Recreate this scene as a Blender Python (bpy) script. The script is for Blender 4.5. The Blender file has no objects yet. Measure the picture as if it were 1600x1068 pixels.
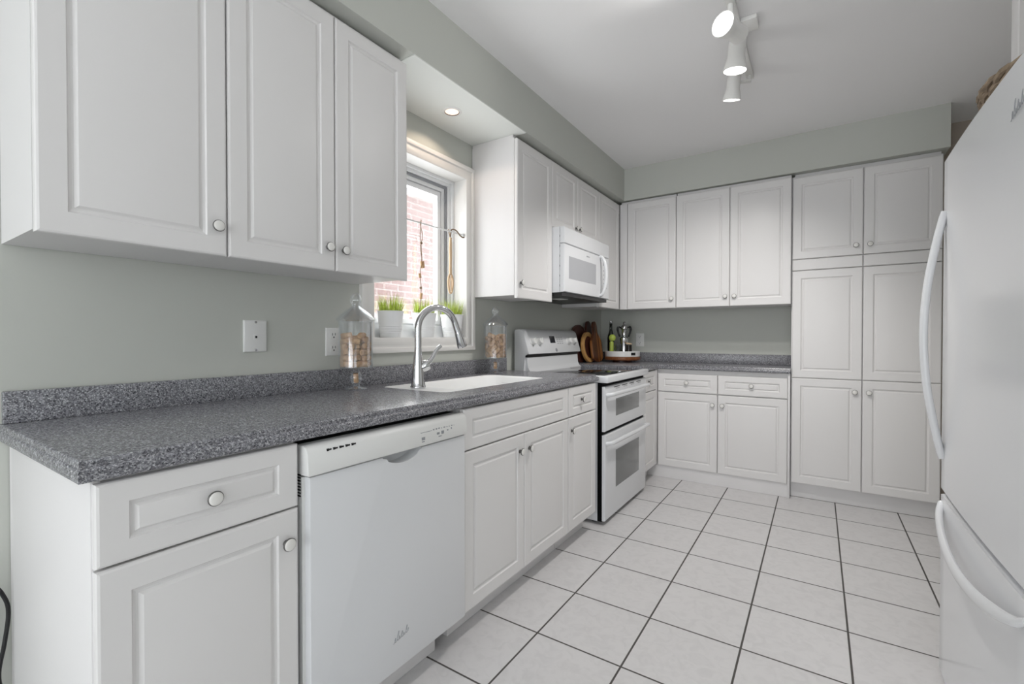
import bpy, bmesh, math, random
from mathutils import Vector, Matrix, Euler

S = bpy.context.scene
COL = S.collection
R = math.radians
PI = math.pi

# ------------------------------------------------------------------ camera
cam_d = bpy.data.cameras.new('camera')
cam = bpy.data.objects.new('camera', cam_d)
COL.objects.link(cam)
cam_d.sensor_width = 36.0
cam_d.lens = 723.2413 * 36.0 / 1600.0
cam_d.clip_start = 0.02
cam.location = (1.66646, -3.39204, 1.09615)
cam.rotation_euler = (R(90 - 0.661), 0, R(33.463))
S.camera = cam

# ------------------------------------------------------------------ world, lights, exposure
S.view_settings.view_transform = 'Standard'
S.view_settings.look = 'None'
S.view_settings.gamma = 1.0
S.view_settings.exposure = 0.0
S.view_settings.use_curve_mapping = False

W = bpy.data.worlds.new('sky')
S.world = W
W.use_nodes = True
wn = W.node_tree
for n in list(wn.nodes):
    wn.nodes.remove(n)
wo = wn.nodes.new('ShaderNodeOutputWorld')
wb = wn.nodes.new('ShaderNodeBackground')
wb.inputs['Color'].default_value = (0.915, 0.95, 1.0, 1)
wb.inputs['Strength'].default_value = 2.6
wn.links.new(wb.outputs[0], wo.inputs[0])


def area_light(name, loc, rot, sx, sy, power, color=(1, 1, 1)):
    d = bpy.data.lights.new(name, 'AREA')
    d.shape = 'RECTANGLE'
    d.size, d.size_y, d.energy, d.color = sx, sy, power, color
    o = bpy.data.objects.new(name, d)
    COL.objects.link(o)
    o.location, o.rotation_euler = loc, rot
    return o


# added fill at two invented, unseen windows; the rear one tilts toward the ceiling
area_light('added_rear_fill', (1.45, -6.38, 1.25), (R(125), 0, 0), 2.3, 2.0, 38, (0.955, 0.975, 1.0))
area_light('added_side_fill', (2.70, -4.75, 1.35), (R(90), 0, R(90)), 1.5, 1.7, 2, (0.97, 0.985, 1.0))
# daylight through the kitchen window over the sink
area_light('sink_window_daylight', (-0.16, -1.70, 1.50), (R(90), 0, R(-90)), 0.55, 0.75, 6.5, (0.96, 0.98, 1.0))


# ------------------------------------------------------------------ materials
def rgb(r, g, b):
    f = lambda c: (c / 255 / 12.92) if c / 255 <= 0.04045 else ((c / 255 + 0.055) / 1.055) ** 2.4
    return (f(r), f(g), f(b), 1)


def mat(name, color, rough=0.5, metal=0.0, spec=0.5, bump=0.0, bscale=200.0, coat=0.0, var=0.0, vscale=6.0, emit=0.0):
    m = bpy.data.materials.new(name)
    m.use_nodes = True
    nt = m.node_tree
    b = nt.nodes['Principled BSDF']
    if len(color) == 3:
        color = (*color, 1)
    b.inputs['Base Color'].default_value = color
    b.inputs['Roughness'].default_value = rough
    b.inputs['Metallic'].default_value = metal
    b.inputs['Specular IOR Level'].default_value = spec
    if coat:
        b.inputs['Coat Weight'].default_value = coat
        b.inputs['Coat Roughness'].default_value = 0.1
    tc = nt.nodes.new('ShaderNodeTexCoord')
    if var:
        no = nt.nodes.new('ShaderNodeTexNoise')
        no.inputs['Scale'].default_value = vscale
        no.inputs['Detail'].default_value = 4
        nt.links.new(tc.outputs['Object'], no.inputs['Vector'])
        cr = nt.nodes.new('ShaderNodeValToRGB')
        cr.color_ramp.elements[0].position = 0.3
        cr.color_ramp.elements[1].position = 0.7
        cr.color_ramp.elements[0].color = tuple(c * (1 - var) for c in color[:3]) + (1,)
        cr.color_ramp.elements[1].color = tuple(min(1, c * (1 + var)) for c in color[:3]) + (1,)
        nt.links.new(no.outputs['Fac'], cr.inputs['Fac'])
        nt.links.new(cr.outputs['Color'], b.inputs['Base Color'])
    if bump:
        nb = nt.nodes.new('ShaderNodeTexNoise')
        nb.inputs['Scale'].default_value = bscale
        nb.inputs['Detail'].default_value = 3
        nt.links.new(tc.outputs['Object'], nb.inputs['Vector'])
        bp = nt.nodes.new('ShaderNodeBump')
        bp.inputs['Strength'].default_value = bump
        bp.inputs['Distance'].default_value = 0.002
        nt.links.new(nb.outputs['Fac'], bp.inputs['Height'])
        nt.links.new(bp.outputs['Normal'], b.inputs['Normal'])
    if emit:
        b.inputs['Emission Color'].default_value = color
        b.inputs['Emission Strength'].default_value = emit
    return m


def glass_mat(name, tint=(1, 1, 1), refl=0.10, rough=0.02):
    m = bpy.data.materials.new(name)
    m.use_nodes = True
    nt = m.node_tree
    for n in list(nt.nodes):
        nt.nodes.remove(n)
    out = nt.nodes.new('ShaderNodeOutputMaterial')
    tr = nt.nodes.new('ShaderNodeBsdfTransparent')
    tr.inputs[0].default_value = (*tint, 1)
    gl = nt.nodes.new('ShaderNodeBsdfGlossy')
    gl.inputs['Roughness'].default_value = rough
    gl.inputs['Color'].default_value = (0.95, 0.97, 1, 1)
    lw = nt.nodes.new('ShaderNodeLayerWeight')
    lw.inputs['Blend'].default_value = 0.36
    ml = nt.nodes.new('ShaderNodeMath')
    ml.operation = 'MULTIPLY_ADD'
    ml.inputs[1].default_value = 0.62
    ml.inputs[2].default_value = refl * 0.4
    ml.use_clamp = True
    nt.links.new(lw.outputs['Facing'], ml.inputs[0])
    mx = nt.nodes.new('ShaderNodeMixShader')
    nt.links.new(ml.outputs[0], mx.inputs[0])
    nt.links.new(tr.outputs[0], mx.inputs[1])
    nt.links.new(gl.outputs[0], mx.inputs[2])
    nt.links.new(mx.outputs[0], out.inputs[0])
    return m


def speckle_mat(name):
    m = mat(name, (0.1, 0.1, 0.1), rough=0.26, spec=0.5)
    nt = m.node_tree
    b = nt.nodes['Principled BSDF']
    tc = nt.nodes.new('ShaderNodeTexCoord')

    def vor(scale, stops):
        v = nt.nodes.new('ShaderNodeTexVoronoi')
        v.inputs['Scale'].default_value = scale
        nt.links.new(tc.outputs['Object'], v.inputs['Vector'])
        sp = nt.nodes.new('ShaderNodeSeparateColor')
        nt.links.new(v.outputs['Color'], sp.inputs[0])
        cr = nt.nodes.new('ShaderNodeValToRGB')
        cr.color_ramp.interpolation = 'CONSTANT'
        e = cr.color_ramp.elements
        e[0].position, e[0].color = stops[0]
        e[1].position, e[1].color = stops[1]
        for p, c in stops[2:]:
            k = e.new(p)
            k.color = c
        nt.links.new(sp.outputs[0], cr.inputs['Fac'])
        return cr.outputs['Color']
    a = vor(430, [(0.0, rgb(66, 66, 71)), (0.18, rgb(108, 108, 113)), (0.50, rgb(136, 136, 141)), (0.78, rgb(168, 168, 172)), (0.92, rgb(205, 205, 207))])
    c = vor(250, [(0.0, rgb(56, 56, 62)), (0.22, rgb(116, 116, 122)), (0.62, rgb(140, 140, 145)), (0.88, rgb(190, 190, 194))])
    mx = nt.nodes.new('ShaderNodeMix')
    mx.data_type = 'RGBA'
    mx.inputs['Factor'].default_value = 0.45
    nt.links.new(a, mx.inputs[6])
    nt.links.new(c, mx.inputs[7])
    nt.links.new(mx.outputs[2], b.inputs['Base Color'])
    return m


def tile_mat(name, pitch, ox, oy, grout):
    m = mat(name, (0.6, 0.6, 0.6), rough=0.3, spec=0.45)
    nt = m.node_tree
    b = nt.nodes['Principled BSDF']
    tc = nt.nodes.new('ShaderNodeTexCoord')
    sx = nt.nodes.new('ShaderNodeSeparateXYZ')
    nt.links.new(tc.outputs['Object'], sx.inputs[0])

    def M(op, a, bb=None, clamp=False):
        n = nt.nodes.new('ShaderNodeMath')
        n.operation = op
        n.use_clamp = clamp
        for i, v in enumerate((a, bb)):
            if v is None:
                continue
            if isinstance(v, (int, float)):
                n.inputs[i].default_value = v
            else:
                nt.links.new(v, n.inputs[i])
        return n.outputs[0]

    def edge(o, off):
        q = M('DIVIDE', M('SUBTRACT', o, off), pitch)
        fr = M('FRACT', M('ADD', q, 0.5))
        return M('MULTIPLY', M('ABSOLUTE', M('SUBTRACT', fr, 0.5)), pitch), M('FLOOR', q)
    dx, ix = edge(sx.outputs[0], ox)
    dy, iy = edge(sx.outputs[1], oy)
    d = M('MINIMUM', dx, dy)
    mr = nt.nodes.new('ShaderNodeMapRange')
    mr.inputs['From Min'].default_value = grout * 0.5
    mr.inputs['From Max'].default_value = grout * 0.5 + 0.0012
    nt.links.new(d, mr.inputs['Value'])
    # mottled glaze, a slightly different tone for every tile
    wn_ = nt.nodes.new('ShaderNodeTexWhiteNoise')
    cb = nt.nodes.new('ShaderNodeCombineXYZ')
    nt.links.new(ix, cb.inputs[0])
    nt.links.new(iy, cb.inputs[1])
    nt.links.new(cb.outputs[0], wn_.inputs['Vector'])
    no = nt.nodes.new('ShaderNodeTexNoise')
    no.inputs['Scale'].default_value = 22
    no.inputs['Detail'].default_value = 6
    no.inputs['Distortion'].default_value = 1.2
    nt.links.new(tc.outputs['Object'], no.inputs['Vector'])
    cr = nt.nodes.new('ShaderNodeValToRGB')
    cr.color_ramp.elements[0].position = 0.34
    cr.color_ramp.elements[0].color = rgb(215, 213, 213)
    cr.color_ramp.elements[1].position = 0.56
    cr.color_ramp.elements[1].color = rgb(222, 220, 220)
    nt.links.new(no.outputs['Fac'], cr.inputs['Fac'])
    hs = nt.nodes.new('ShaderNodeHueSaturation')
    nt.links.new(cr.outputs['Color'], hs.inputs['Color'])
    nt.links.new(M('MULTIPLY_ADD', wn_.outputs['Value'], 0.03), hs.inputs['Value'])
    hs.inputs['Value'].links[0].from_node.inputs[2].default_value = 0.97
    mx = nt.nodes.new('ShaderNodeMix')
    mx.data_type = 'RGBA'
    nt.links.new(mr.outputs[0], mx.inputs['Factor'])
    mx.inputs[6].default_value = rgb(84, 81, 78)
    nt.links.new(hs.outputs['Color'], mx.inputs[7])
    nt.links.new(mx.outputs[2], b.inputs['Base Color'])
    rr = nt.nodes.new('ShaderNodeMapRange')
    rr.inputs['To Min'].default_value = 0.8
    rr.inputs['To Max'].default_value = 0.28
    nt.links.new(mr.outputs[0], rr.inputs['Value'])
    nt.links.new(rr.outputs[0], b.inputs['Roughness'])
    bp = nt.nodes.new('ShaderNodeBump')
    bp.inputs['Strength'].default_value = 0.4
    bp.inputs['Distance'].default_value = 0.002
    nt.links.new(mr.outputs[0], bp.inputs['Height'])
    nt.links.new(bp.outputs['Normal'], b.inputs['Normal'])
    return m


def wood_mat(name, c1, c2, scale=(1, 1, 1), rough=0.45, stripes=0.0, axis=1):
    m = mat(name, c1, rough=rough)
    nt = m.node_tree
    b = nt.nodes['Principled BSDF']
    tc = nt.nodes.new('ShaderNodeTexCoord')
    mp = nt.nodes.new('ShaderNodeMapping')
    mp.inputs['Scale'].default_value = scale
    nt.links.new(tc.outputs['Object'], mp.inputs[0])
    if stripes:
        sp = nt.nodes.new('ShaderNodeSeparateXYZ')
        nt.links.new(tc.outputs['Object'], sp.inputs[0])
        ml = nt.nodes.new('ShaderNodeMath')
        ml.operation = 'MULTIPLY'
        ml.inputs[1].default_value = 1 / stripes
        nt.links.new(sp.outputs[axis], ml.inputs[0])
        fl = nt.nodes.new('ShaderNodeMath')
        fl.operation = 'FLOOR'
        nt.links.new(ml.outputs[0], fl.inputs[0])
        wn2 = nt.nodes.new('ShaderNodeTexWhiteNoise')
        wn2.noise_dimensions = '1D'
        nt.links.new(fl.outputs[0], wn2.inputs['W'])
        src = wn2.outputs['Value']
    else:
        no = nt.nodes.new('ShaderNodeTexNoise')
        no.inputs['Scale'].default_value = 14
        no.inputs['Detail'].default_value = 6
        nt.links.new(mp.outputs[0], no.inputs['Vector'])
        src = no.outputs['Fac']
    cr = nt.nodes.new('ShaderNodeValToRGB')
    cr.color_ramp.elements[0].position = 0.3
    cr.color_ramp.elements[1].position = 0.7
    cr.color_ramp.elements[0].color = c1
    cr.color_ramp.elements[1].color = c2
    nt.links.new(src, cr.inputs['Fac'])
    nt.links.new(cr.outputs['Color'], b.inputs['Base Color'])
    return m


def brick_mat(name):
    m = mat(name, (0.5, 0.4, 0.38), rough=0.9)
    nt = m.node_tree
    b = nt.nodes['Principled BSDF']
    tc = nt.nodes.new('ShaderNodeTexCoord')
    mp = nt.nodes.new('ShaderNodeMapping')
    mp.inputs['Rotation'].default_value = (R(90), 0, R(90))
    nt.links.new(tc.outputs['Object'], mp.inputs[0])
    sp = nt.nodes.new('ShaderNodeSeparateXYZ')
    nt.links.new(tc.outputs['Object'], sp.inputs[0])
    cb = nt.nodes.new('ShaderNodeCombineXYZ')
    nt.links.new(sp.outputs[1], cb.inputs[0])
    nt.links.new(sp.outputs[2], cb.inputs[1])
    br = nt.nodes.new('ShaderNodeTexBrick')
    br.inputs['Color1'].default_value = rgb(190, 160, 154)
    br.inputs['Color2'].default_value = rgb(178, 148, 142)
    br.inputs['Mortar'].default_value = rgb(208, 196, 190)
    br.inputs['Scale'].default_value = 1.0
    br.inputs['Brick Width'].default_value = 0.22
    br.inputs['Row Height'].default_value = 0.075
    br.inputs['Mortar Size'].default_value = 0.008
    nt.links.new(cb.outputs[0], br.inputs['Vector'])
    nt.links.new(br.outputs['Color'], b.inputs['Base Color'])
    return m


M = {
    'sage': mat('sage_paint', rgb(198, 200, 193), 0.62, bump=0.06, bscale=350),
    'beige': mat('beige_wall_tone', rgb(186, 174, 162), 0.7),  # beige tone for the back wall stretch past the pantry
    'ceil': mat('ceiling_paint', rgb(246, 245, 245), 0.85, bump=0.05, bscale=300),
    'soffit_white': mat('soffit_white_paint', rgb(232, 234, 230), 0.75),
    'cab': mat('white_thermofoil', rgb(229, 227, 226), 0.36, spec=0.45),
    'cab_side': mat('white_melamine', rgb(228, 226, 226), 0.42, spec=0.4),
    'dark_gap': mat('dark_recess', rgb(30, 30, 30), 0.8),
    'white_enamel': mat('white_enamel', rgb(226, 227, 229), 0.22, spec=0.5),
    'fridge': mat('fridge_white', rgb(228, 229, 231), 0.2, spec=0.5),
    'white_plastic': mat('white_plastic', rgb(232, 232, 230), 0.35),
    'grey_plastic': mat('grey_gasket', rgb(150, 152, 156), 0.5),
    'pale_grey': mat('pale_grey_print', rgb(150, 152, 156), 0.5),
    'gap_black': mat('black_door_seal', rgb(5, 5, 6), 0.7, spec=0.15),
    'black': mat('black_trim', rgb(12, 12, 13), 0.35),
    'black_glass': mat('black_glass', rgb(20, 21, 23), 0.06, spec=0.6),
    'oven_glass': mat('oven_window_glass', rgb(112, 114, 113), 0.08, spec=0.6),
    'mw_glass': mat('microwave_window', rgb(176, 177, 181), 0.16, spec=0.5),
    'chrome': mat('chrome', rgb(214, 214, 216), 0.1, metal=1.0),
    'steel': mat('brushed_steel', rgb(190, 190, 192), 0.25, metal=1.0),
    'bronze': mat('bronze', rgb(130, 108, 88), 0.4, metal=0.8),
    'porcelain': mat('sink_porcelain', rgb(246, 246, 245), 0.38, spec=0.35),
    'knob_ring': mat('knob_ring_metal', rgb(104, 102, 100), 0.45, metal=0.5),
    'knob': mat('ceramic_knob', rgb(232, 230, 226), 0.2),
    'counter': speckle_mat('speckled_grey_stone'),
    'tile': tile_mat('white_floor_tile', 0.32, 0.8064, 0.0, 0.0055),
    'glass': glass_mat('clear_glass', (0.99, 0.995, 0.995), refl=0.17, rough=0.03),
    'pane': glass_mat('window_pane', (0.98, 0.985, 0.98), refl=0.06),
    'cork': wood_mat('cork', rgb(178, 134, 96), rgb(226, 190, 150), (4, 4, 4), 0.85),
    'twine': mat('jute_twine', rgb(146, 124, 98), 0.9),
    'spoon': wood_mat('beech_wood', rgb(206, 176, 142), rgb(226, 198, 164), (4, 4, 1), 0.6),
    'pot': mat('white_pot', rgb(238, 239, 240), 0.35),
    'soil': mat('soil', rgb(60, 46, 34), 0.9),
    'grass': mat('grass_blade', rgb(186, 204, 86), 0.5, var=0.35, vscale=60),
    'vinyl': mat('white_vinyl', rgb(238, 239, 240), 0.35),
    'casing': mat('white_trim_paint', rgb(238, 236, 233), 0.4),
    'brick': brick_mat('pale_red_brick'),
    'eave': mat('eave_siding', rgb(232, 230, 230), 0.6),
    'wicker': wood_mat('wicker', rgb(104, 88, 72), rgb(160, 142, 120), (3, 3, 3), 0.75),
    'acacia': wood_mat('striped_acacia', rgb(78, 42, 22), rgb(150, 98, 50), rough=0.35, stripes=0.024, axis=1),
    'dark_wood': wood_mat('dark_walnut', rgb(52, 24, 20), rgb(84, 42, 32), (2, 8, 2), 0.4),
    'light_wood': wood_mat('light_wood', rgb(186, 136, 78), rgb(206, 160, 100), (2, 8, 2), 0.45),
    'turn_wood': wood_mat('turntable_wood', rgb(108, 62, 34), rgb(146, 92, 54), (8, 8, 2), 0.4),
    'bottle': mat('dark_bottle_glass', rgb(20, 26, 18), 0.08, spec=0.7),
    'lime': mat('lime_plastic', rgb(172, 190, 84), 0.4),
    'smoke_glass': glass_mat('grey_tumbler_glass', (0.72, 0.73, 0.73), refl=0.1),
    'dark_jar': mat('dark_jar_contents', rgb(36, 30, 28), 0.15),
    'lamp_white': mat('lamp_enamel', rgb(236, 235, 232), 0.35),
    'lamp_face': mat('lit_lamp_face', (1.0, 0.98, 0.95), 0.4, emit=9.0),
    'pot_rim': mat('dark_lamp_rim', rgb(92, 74, 62), 0.5),
    'pot_face': mat('lit_warm_bulb', (1.0, 0.80, 0.66), 0.4, emit=0.85),
    'cord': mat('black_cord', rgb(16, 16, 18), 0.5),
    'display': mat('dark_display', rgb(16, 20, 30), 0.1),
}

# ------------------------------------------------------------------ geometry helpers


class MB:
    """collects shapes (in world coordinates) and links them as one mesh object"""

    def __init__(self):
        self.bm = bmesh.new()
        self.m = 0

    def _add(self, verts, faces):
        vs = [self.bm.verts.new(v) for v in verts]
        fs = []
        for f in faces:
            try:
                fc = self.bm.faces.new([vs[i] for i in f])
                fc.material_index = self.m
                fs.append(fc)
            except ValueError:
                pass
        return vs, fs

    def box(self, x0, y0, z0, x1, y1, z1, bev=0.0, seg=2):
        x0, x1 = sorted((x0, x1))
        y0, y1 = sorted((y0, y1))
        z0, z1 = sorted((z0, z1))
        v = [(x, y, z) for x in (x0, x1) for y in (y0, y1) for z in (z0, z1)]
        f = [(0, 1, 3, 2), (4, 6, 7, 5), (0, 4, 5, 1), (2, 3, 7, 6), (0, 2, 6, 4), (1, 5, 7, 3)]
        vs, fs = self._add(v, f)
        if bev:
            es = list({e for fc in fs for e in fc.edges})
            r = bmesh.ops.bevel(self.bm, geom=es, offset=bev, segments=seg, profile=0.5, affect='EDGES')
            for fc in r['faces']:
                fc.material_index = self.m
        return self

    def loops(self, rings, closed=True, cap0=True, cap1=True):
        """bridge rings of equal vertex count"""
        n = len(rings[0])
        V = [p for r in rings for p in r]
        F = []
        for k in range(len(rings) - 1):
            for i in range(n if closed else n - 1):
                j = (i + 1) % n
                F.append((k * n + i, k * n + j, (k + 1) * n + j, (k + 1) * n + i))
        if cap0:
            F.append(tuple(range(n))[::-1])
        if cap1:
            F.append(tuple((len(rings) - 1) * n + i for i in range(n)))
        self._add(V, F)
        return self

    def lathe(self, prof, c, axis=(0, 0, 1), n=24, cap0=True, cap1=True):
        """prof: list of (radius, height) along axis from c"""
        q = Vector((0, 0, 1)).rotation_difference(Vector(axis).normalized())
        c = Vector(c)
        rings = []
        for r, h in prof:
            r = max(r, 1e-5)
            rings.append([tuple(c + q @ Vector((r * math.cos(2 * PI * i / n), r * math.sin(2 * PI * i / n), h))) for i in range(n)])
        return self.loops(rings, True, cap0, cap1)

    def tube(self, pts, rad, n=10, closed=False):
        P = [Vector(p) for p in pts]
        if isinstance(rad, (int, float)):
            rad = [rad] * len(P)
        rings = []
        prev = None
        for i, p in enumerate(P):
            if closed:
                t = (P[(i + 1) % len(P)] - P[i - 1]).normalized()
            else:
                t = (P[min(i + 1, len(P) - 1)] - P[max(i - 1, 0)]).normalized()
            if prev is None:
                a = Vector((0, 0, 1)) if abs(t.z) < 0.9 else Vector((1, 0, 0))
                u = t.cross(a).normalized()
            else:
                u = (prev - t * prev.dot(t)).normalized()
            prev = u
            w = t.cross(u)
            rings.append([tuple(p + (u * math.cos(2 * PI * k / n) + w * math.sin(2 * PI * k / n)) * rad[i]) for k in range(n)])
        if closed:
            rings.append(rings[0])
            return self.loops(rings, True, False, False)
        return self.loops(rings)

    def panel(self, face, base, u0, v0, u1, v1, rings):
        """a slab on a wall plane: face X looks to +x, N to -x, Y to -y; rings = (inset u, inset v, height above base)"""
        def P(u, v, d):
            if face == 'X':
                return (base + d, u, v)
            if face == 'N':
                return (base - d, u, v)
            return (u, base - d, v)
        rr = []
        for iu, iv, d in rings:
            rr.append([P(u0 + iu, v0 + iv, d), P(u1 - iu, v0 + iv, d), P(u1 - iu, v1 - iv, d), P(u0 + iu, v1 - iv, d)])
        return self.loops(rr)

    def prism(self, poly, axis, a0, a1, bev=0.0):
        """poly 2D extruded along axis 'x','y' or 'z'"""
        def P(p, a):
            return {'x': (a, p[0], p[1]), 'y': (p[0], a, p[1]), 'z': (p[0], p[1], a)}[axis]
        n = len(poly)
        V = [P(p, a0) for p in poly] + [P(p, a1) for p in poly]
        F = [tuple(range(n)), tuple(range(n, 2 * n))[::-1]] + [(i, (i + 1) % n, n + (i + 1) % n, n + i) for i in range(n)]
        vs, fs = self._add(V, F)
        if bev:
            es = list({e for e in fs[0].edges} | {e for e in fs[1].edges})
            bmesh.ops.bevel(self.bm, geom=es, offset=bev, segments=2, profile=0.5, affect='EDGES')
        return self

    def xform(self, mtx):
        bmesh.ops.transform(self.bm, matrix=mtx, verts=self.bm.verts)
        return self

    def build(self, name, mats, parent=None, origin=None, angle=38, normals=True):
        bm = self.bm
        if normals:
            bmesh.ops.recalc_face_normals(bm, faces=bm.faces)
        if parent is not None:
            org = Vector(parent['_o'])
        else:
            org = Vector(origin) if origin is not None else Vector((0, 0, 0))
        bmesh.ops.translate(bm, vec=-org, verts=bm.verts)
        me = bpy.data.meshes.new(name)
        bm.to_mesh(me)
        bm.free()
        me.shade_smooth()
        me.set_sharp_from_angle(angle=R(angle))
        if not isinstance(mats, (list, tuple)):
            mats = [mats]
        for m in mats:
            me.materials.append(m)
        o = bpy.data.objects.new(name, me)
        COL.objects.link(o)
        if parent is not None:
            o.parent = parent
        else:
            o.location = org
        o['_o'] = tuple(org)
        return o


def thing(name, label, cat, loc=(0, 0, 0), group=None):
    o = bpy.data.objects.new(name, None)
    o.empty_display_size = 0.05
    COL.objects.link(o)
    o.location = loc
    o['_o'] = tuple(loc)
    tag(o, label, cat, group, 'thing')
    return o


def tag(o, label, cat, group=None, kind=None):
    if label:
        o['label'] = label
    if cat:
        o['category'] = cat
    if group:
        o['group'] = group
    if kind:
        o['kind'] = kind
    return o


def struct(o):
    o['kind'] = 'structure'
    return o


def rrect(x0, y0, x1, y1, r, n=6):
    """rounded rectangle outline, counter-clockwise"""
    pts = []
    for cx, cy, a in ((x1 - r, y1 - r, 0), (x0 + r, y1 - r, 90), (x0 + r, y0 + r, 180), (x1 - r, y0 + r, 270)):
        for i in range(n + 1):
            t = R(a + 90 * i / n)
            pts.append((cx + r * math.cos(t), cy + r * math.sin(t)))
    return pts


def bez(pts, n=8):
    """smooth curve (Catmull-Rom) through points"""
    P = [Vector(p) for p in pts]
    P = [P[0] * 2 - P[1]] + P + [P[-1] * 2 - P[-2]]
    out = []
    for i in range(1, len(P) - 2):
        for k in range(n):
            t = k / n
            a, b, c, d = P[i - 1], P[i], P[i + 1], P[i + 2]
            out.append(0.5 * ((2 * b) + (-a + c) * t + (2 * a - 5 * b + 4 * c - d) * t * t + (-a + 3 * b - 3 * c + d) * t ** 3))
    out.append(P[-2])
    return out

# ------------------------------------------------------------------ the room
ZC = 2.448
ZS = 2.195          # underside of the soffits
YB = 0.61           # back wall
XR = 2.78
YF = -6.5

struct(MB().box(-0.2, YF - 0.2, -0.1, XR + 0.2, YB + 0.2, 0.0).build('floor', M['tile']))
struct(MB().box(-0.2, YF - 0.2, ZC, XR + 0.2, YB + 0.2, ZC + 0.1).build('ceiling', M['ceil']))

WY0, WY1, WZ0, WZ1 = -2.005, -1.355, 1.092, 1.980      # clear opening of the sink window
b = MB()
h = 0.01
b.box(-0.16, YF - 0.2, 0, 0, WY0 - h, ZC)
b.box(-0.16, WY1 + h, 0, 0, YB + 0.2, ZC)
b.box(-0.16, WY0 - h, 0, 0, WY1 + h, WZ0 - h)
b.box(-0.16, WY0 - h, WZ1 + h, 0, WY1 + h, ZC)
struct(b.build('wall_left', M['sage']))
struct(MB().box(0, YB, 0, 2.29, YB + 0.15, ZC).build('wall_back', M['sage']))
struct(MB().box(2.29, YB, 0, XR + 0.2, YB + 0.15, ZC).build('wall_back_hall', M['beige']))
b = MB()
b.box(XR, YF - 0.2, 0, XR + 0.15, -5.55, ZC)
b.box(XR, -3.95, 0, XR + 0.15, YB, ZC)
b.box(XR, -5.55, 0, XR + 0.15, -3.95, 0.45)
b.box(XR, -5.55, 2.25, XR + 0.15, -3.95, ZC)
struct(b.build('wall_right', M['sage']))
b = MB()
b.box(0, YF - 0.15, 0, 0.25, YF, ZC)
b.box(2.65, YF - 0.15, 0, XR, YF, ZC)
b.box(0.25, YF - 0.15, 0, 2.65, YF, 0.2)
b.box(0.25, YF - 0.15, 2.3, 2.65, YF, ZC)
struct(b.build('wall_front', M['sage']))
struct(MB().box(0, -3.14, ZS, 0.35, YB, ZC).build('soffit_left', M['sage']))
struct(MB().box(0.35, 0.25, ZS, 2.30, YB, ZC).build('soffit_back', M['sage']))
struct(MB().box(0.001, -2.088, ZS - 0.004, 0.35, -1.262, ZS).build('soffit_underside', M['soffit_white']))


def plain_window(name, x0, x1, y0, y1, z0, z1, axis):
    """frame with a middle mullion and two panes for the added, unseen windows at the fill lights"""
    r = bpy.data.objects.new(name, None)
    COL.objects.link(r)
    r['kind'] = 'structure'
    r['_o'] = (0, 0, 0)
    f = MB()
    w = 0.05
    if axis == 'y':
        ym = (y0 + y1) / 2
        for a, c in ((x0, x0 + w), (x1 - w, x1), ((x0 + x1) / 2 - w / 2, (x0 + x1) / 2 + w / 2)):
            f.box(a, y0, z0, c, y1, z1)
        f.box(x0, y0, z0, x1, y1, z0 + w).box(x0, y0, z1 - w, x1, y1, z1)
        p = MB().box(x0, ym - 0.003, z0, x1, ym + 0.003, z1)
    else:
        xm = (x0 + x1) / 2
        for a, c in ((y0, y0 + w), (y1 - w, y1), ((y0 + y1) / 2 - w / 2, (y0 + y1) / 2 + w / 2)):
            f.box(x0, a, z0, x1, c, z1)
        f.box(x0, y0, z0, x1, y1, z0 + w).box(x0, y0, z1 - w, x1, y1, z1)
        p = MB().box(xm - 0.003, y0, z0, xm + 0.003, y1, z1)
    f.build('window_frame', M['vinyl'], r)
    p.build('pane', M['pane'], r)


plain_window('added_rear_window', 0.25, 2.65, YF - 0.12, YF - 0.05, 0.2, 2.3, 'y')  # added window out of view behind the camera, put in to light the room
plain_window('added_side_window', XR + 0.05, XR + 0.12, -5.55, -3.95, 0.45, 2.25, 'x')  # added side window out of view, put in to light the cabinet fronts

# --- the window over the sink
win = bpy.data.objects.new('window_1', None)
COL.objects.link(win)
win['kind'] = 'structure'
win['_o'] = (0, 0, 0)


def rect_frame(b, ins0, ins1, x0, x1):
    """rectangular frame inside the opening, from inset ins0 to ins1, between x0 and x1"""
    def rc(i, x):
        return [(x, WY0 + i, WZ0 + i), (x, WY1 - i, WZ0 + i), (x, WY1 - i, WZ1 - i), (x, WY0 + i, WZ1 - i)]
    b.loops([rc(ins0, x0), rc(ins0, x1), rc(ins1, x1), rc(ins1, x0), rc(ins0, x0)], True, False, False)
    return b


rect_frame(MB(), -0.0098, 0.0, -0.159, 0.001).build('jamb', M['casing'], win)
prof = [(0.0, 0.0), (0.0, 0.013), (0.005, 0.016), (0.034, 0.018), (0.040, 0.014), (0.044, 0.014), (0.049, 0.021), (0.066, 0.023), (0.071, 0.020), (0.071, 0.0)]
b = MB()
b.loops([[(x, WY0 - o, WZ0 - o), (x, WY1 + o, WZ0 - o), (x, WY1 + o, WZ1 + o), (x, WY0 - o, WZ1 + o)] for o, x in prof], True, False, False)
b.build('casing', M['casing'], win)
b = MB()
rect_frame(b, 0.0, 0.016, -0.150, -0.078)
rect_frame(b, 0.016, 0.032, -0.150, -0.092)
b.build('window_frame', M['vinyl'], win)
k = MB()
k.box(-0.150, WY0 + 0.032, WZ1 - 0.046, -0.104, WY1 - 0.032, WZ1 - 0.032)
k.box(-0.150, WY0 + 0.032, WZ0 + 0.046, -0.104, WY0 + 0.046, WZ1 - 0.046)
k.box(-0.150, WY1 - 0.046, WZ0 + 0.046, -0.104, WY1 - 0.032, WZ1 - 0.046)
k.build('gasket', M['grey_plastic'], win)
MB().box(-0.150, WY0 + 0.032, WZ0 + 0.032, -0.104, WY1 - 0.032, WZ0 + 0.046).build('bottom_stop', M['vinyl'], win)
b = MB()
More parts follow.
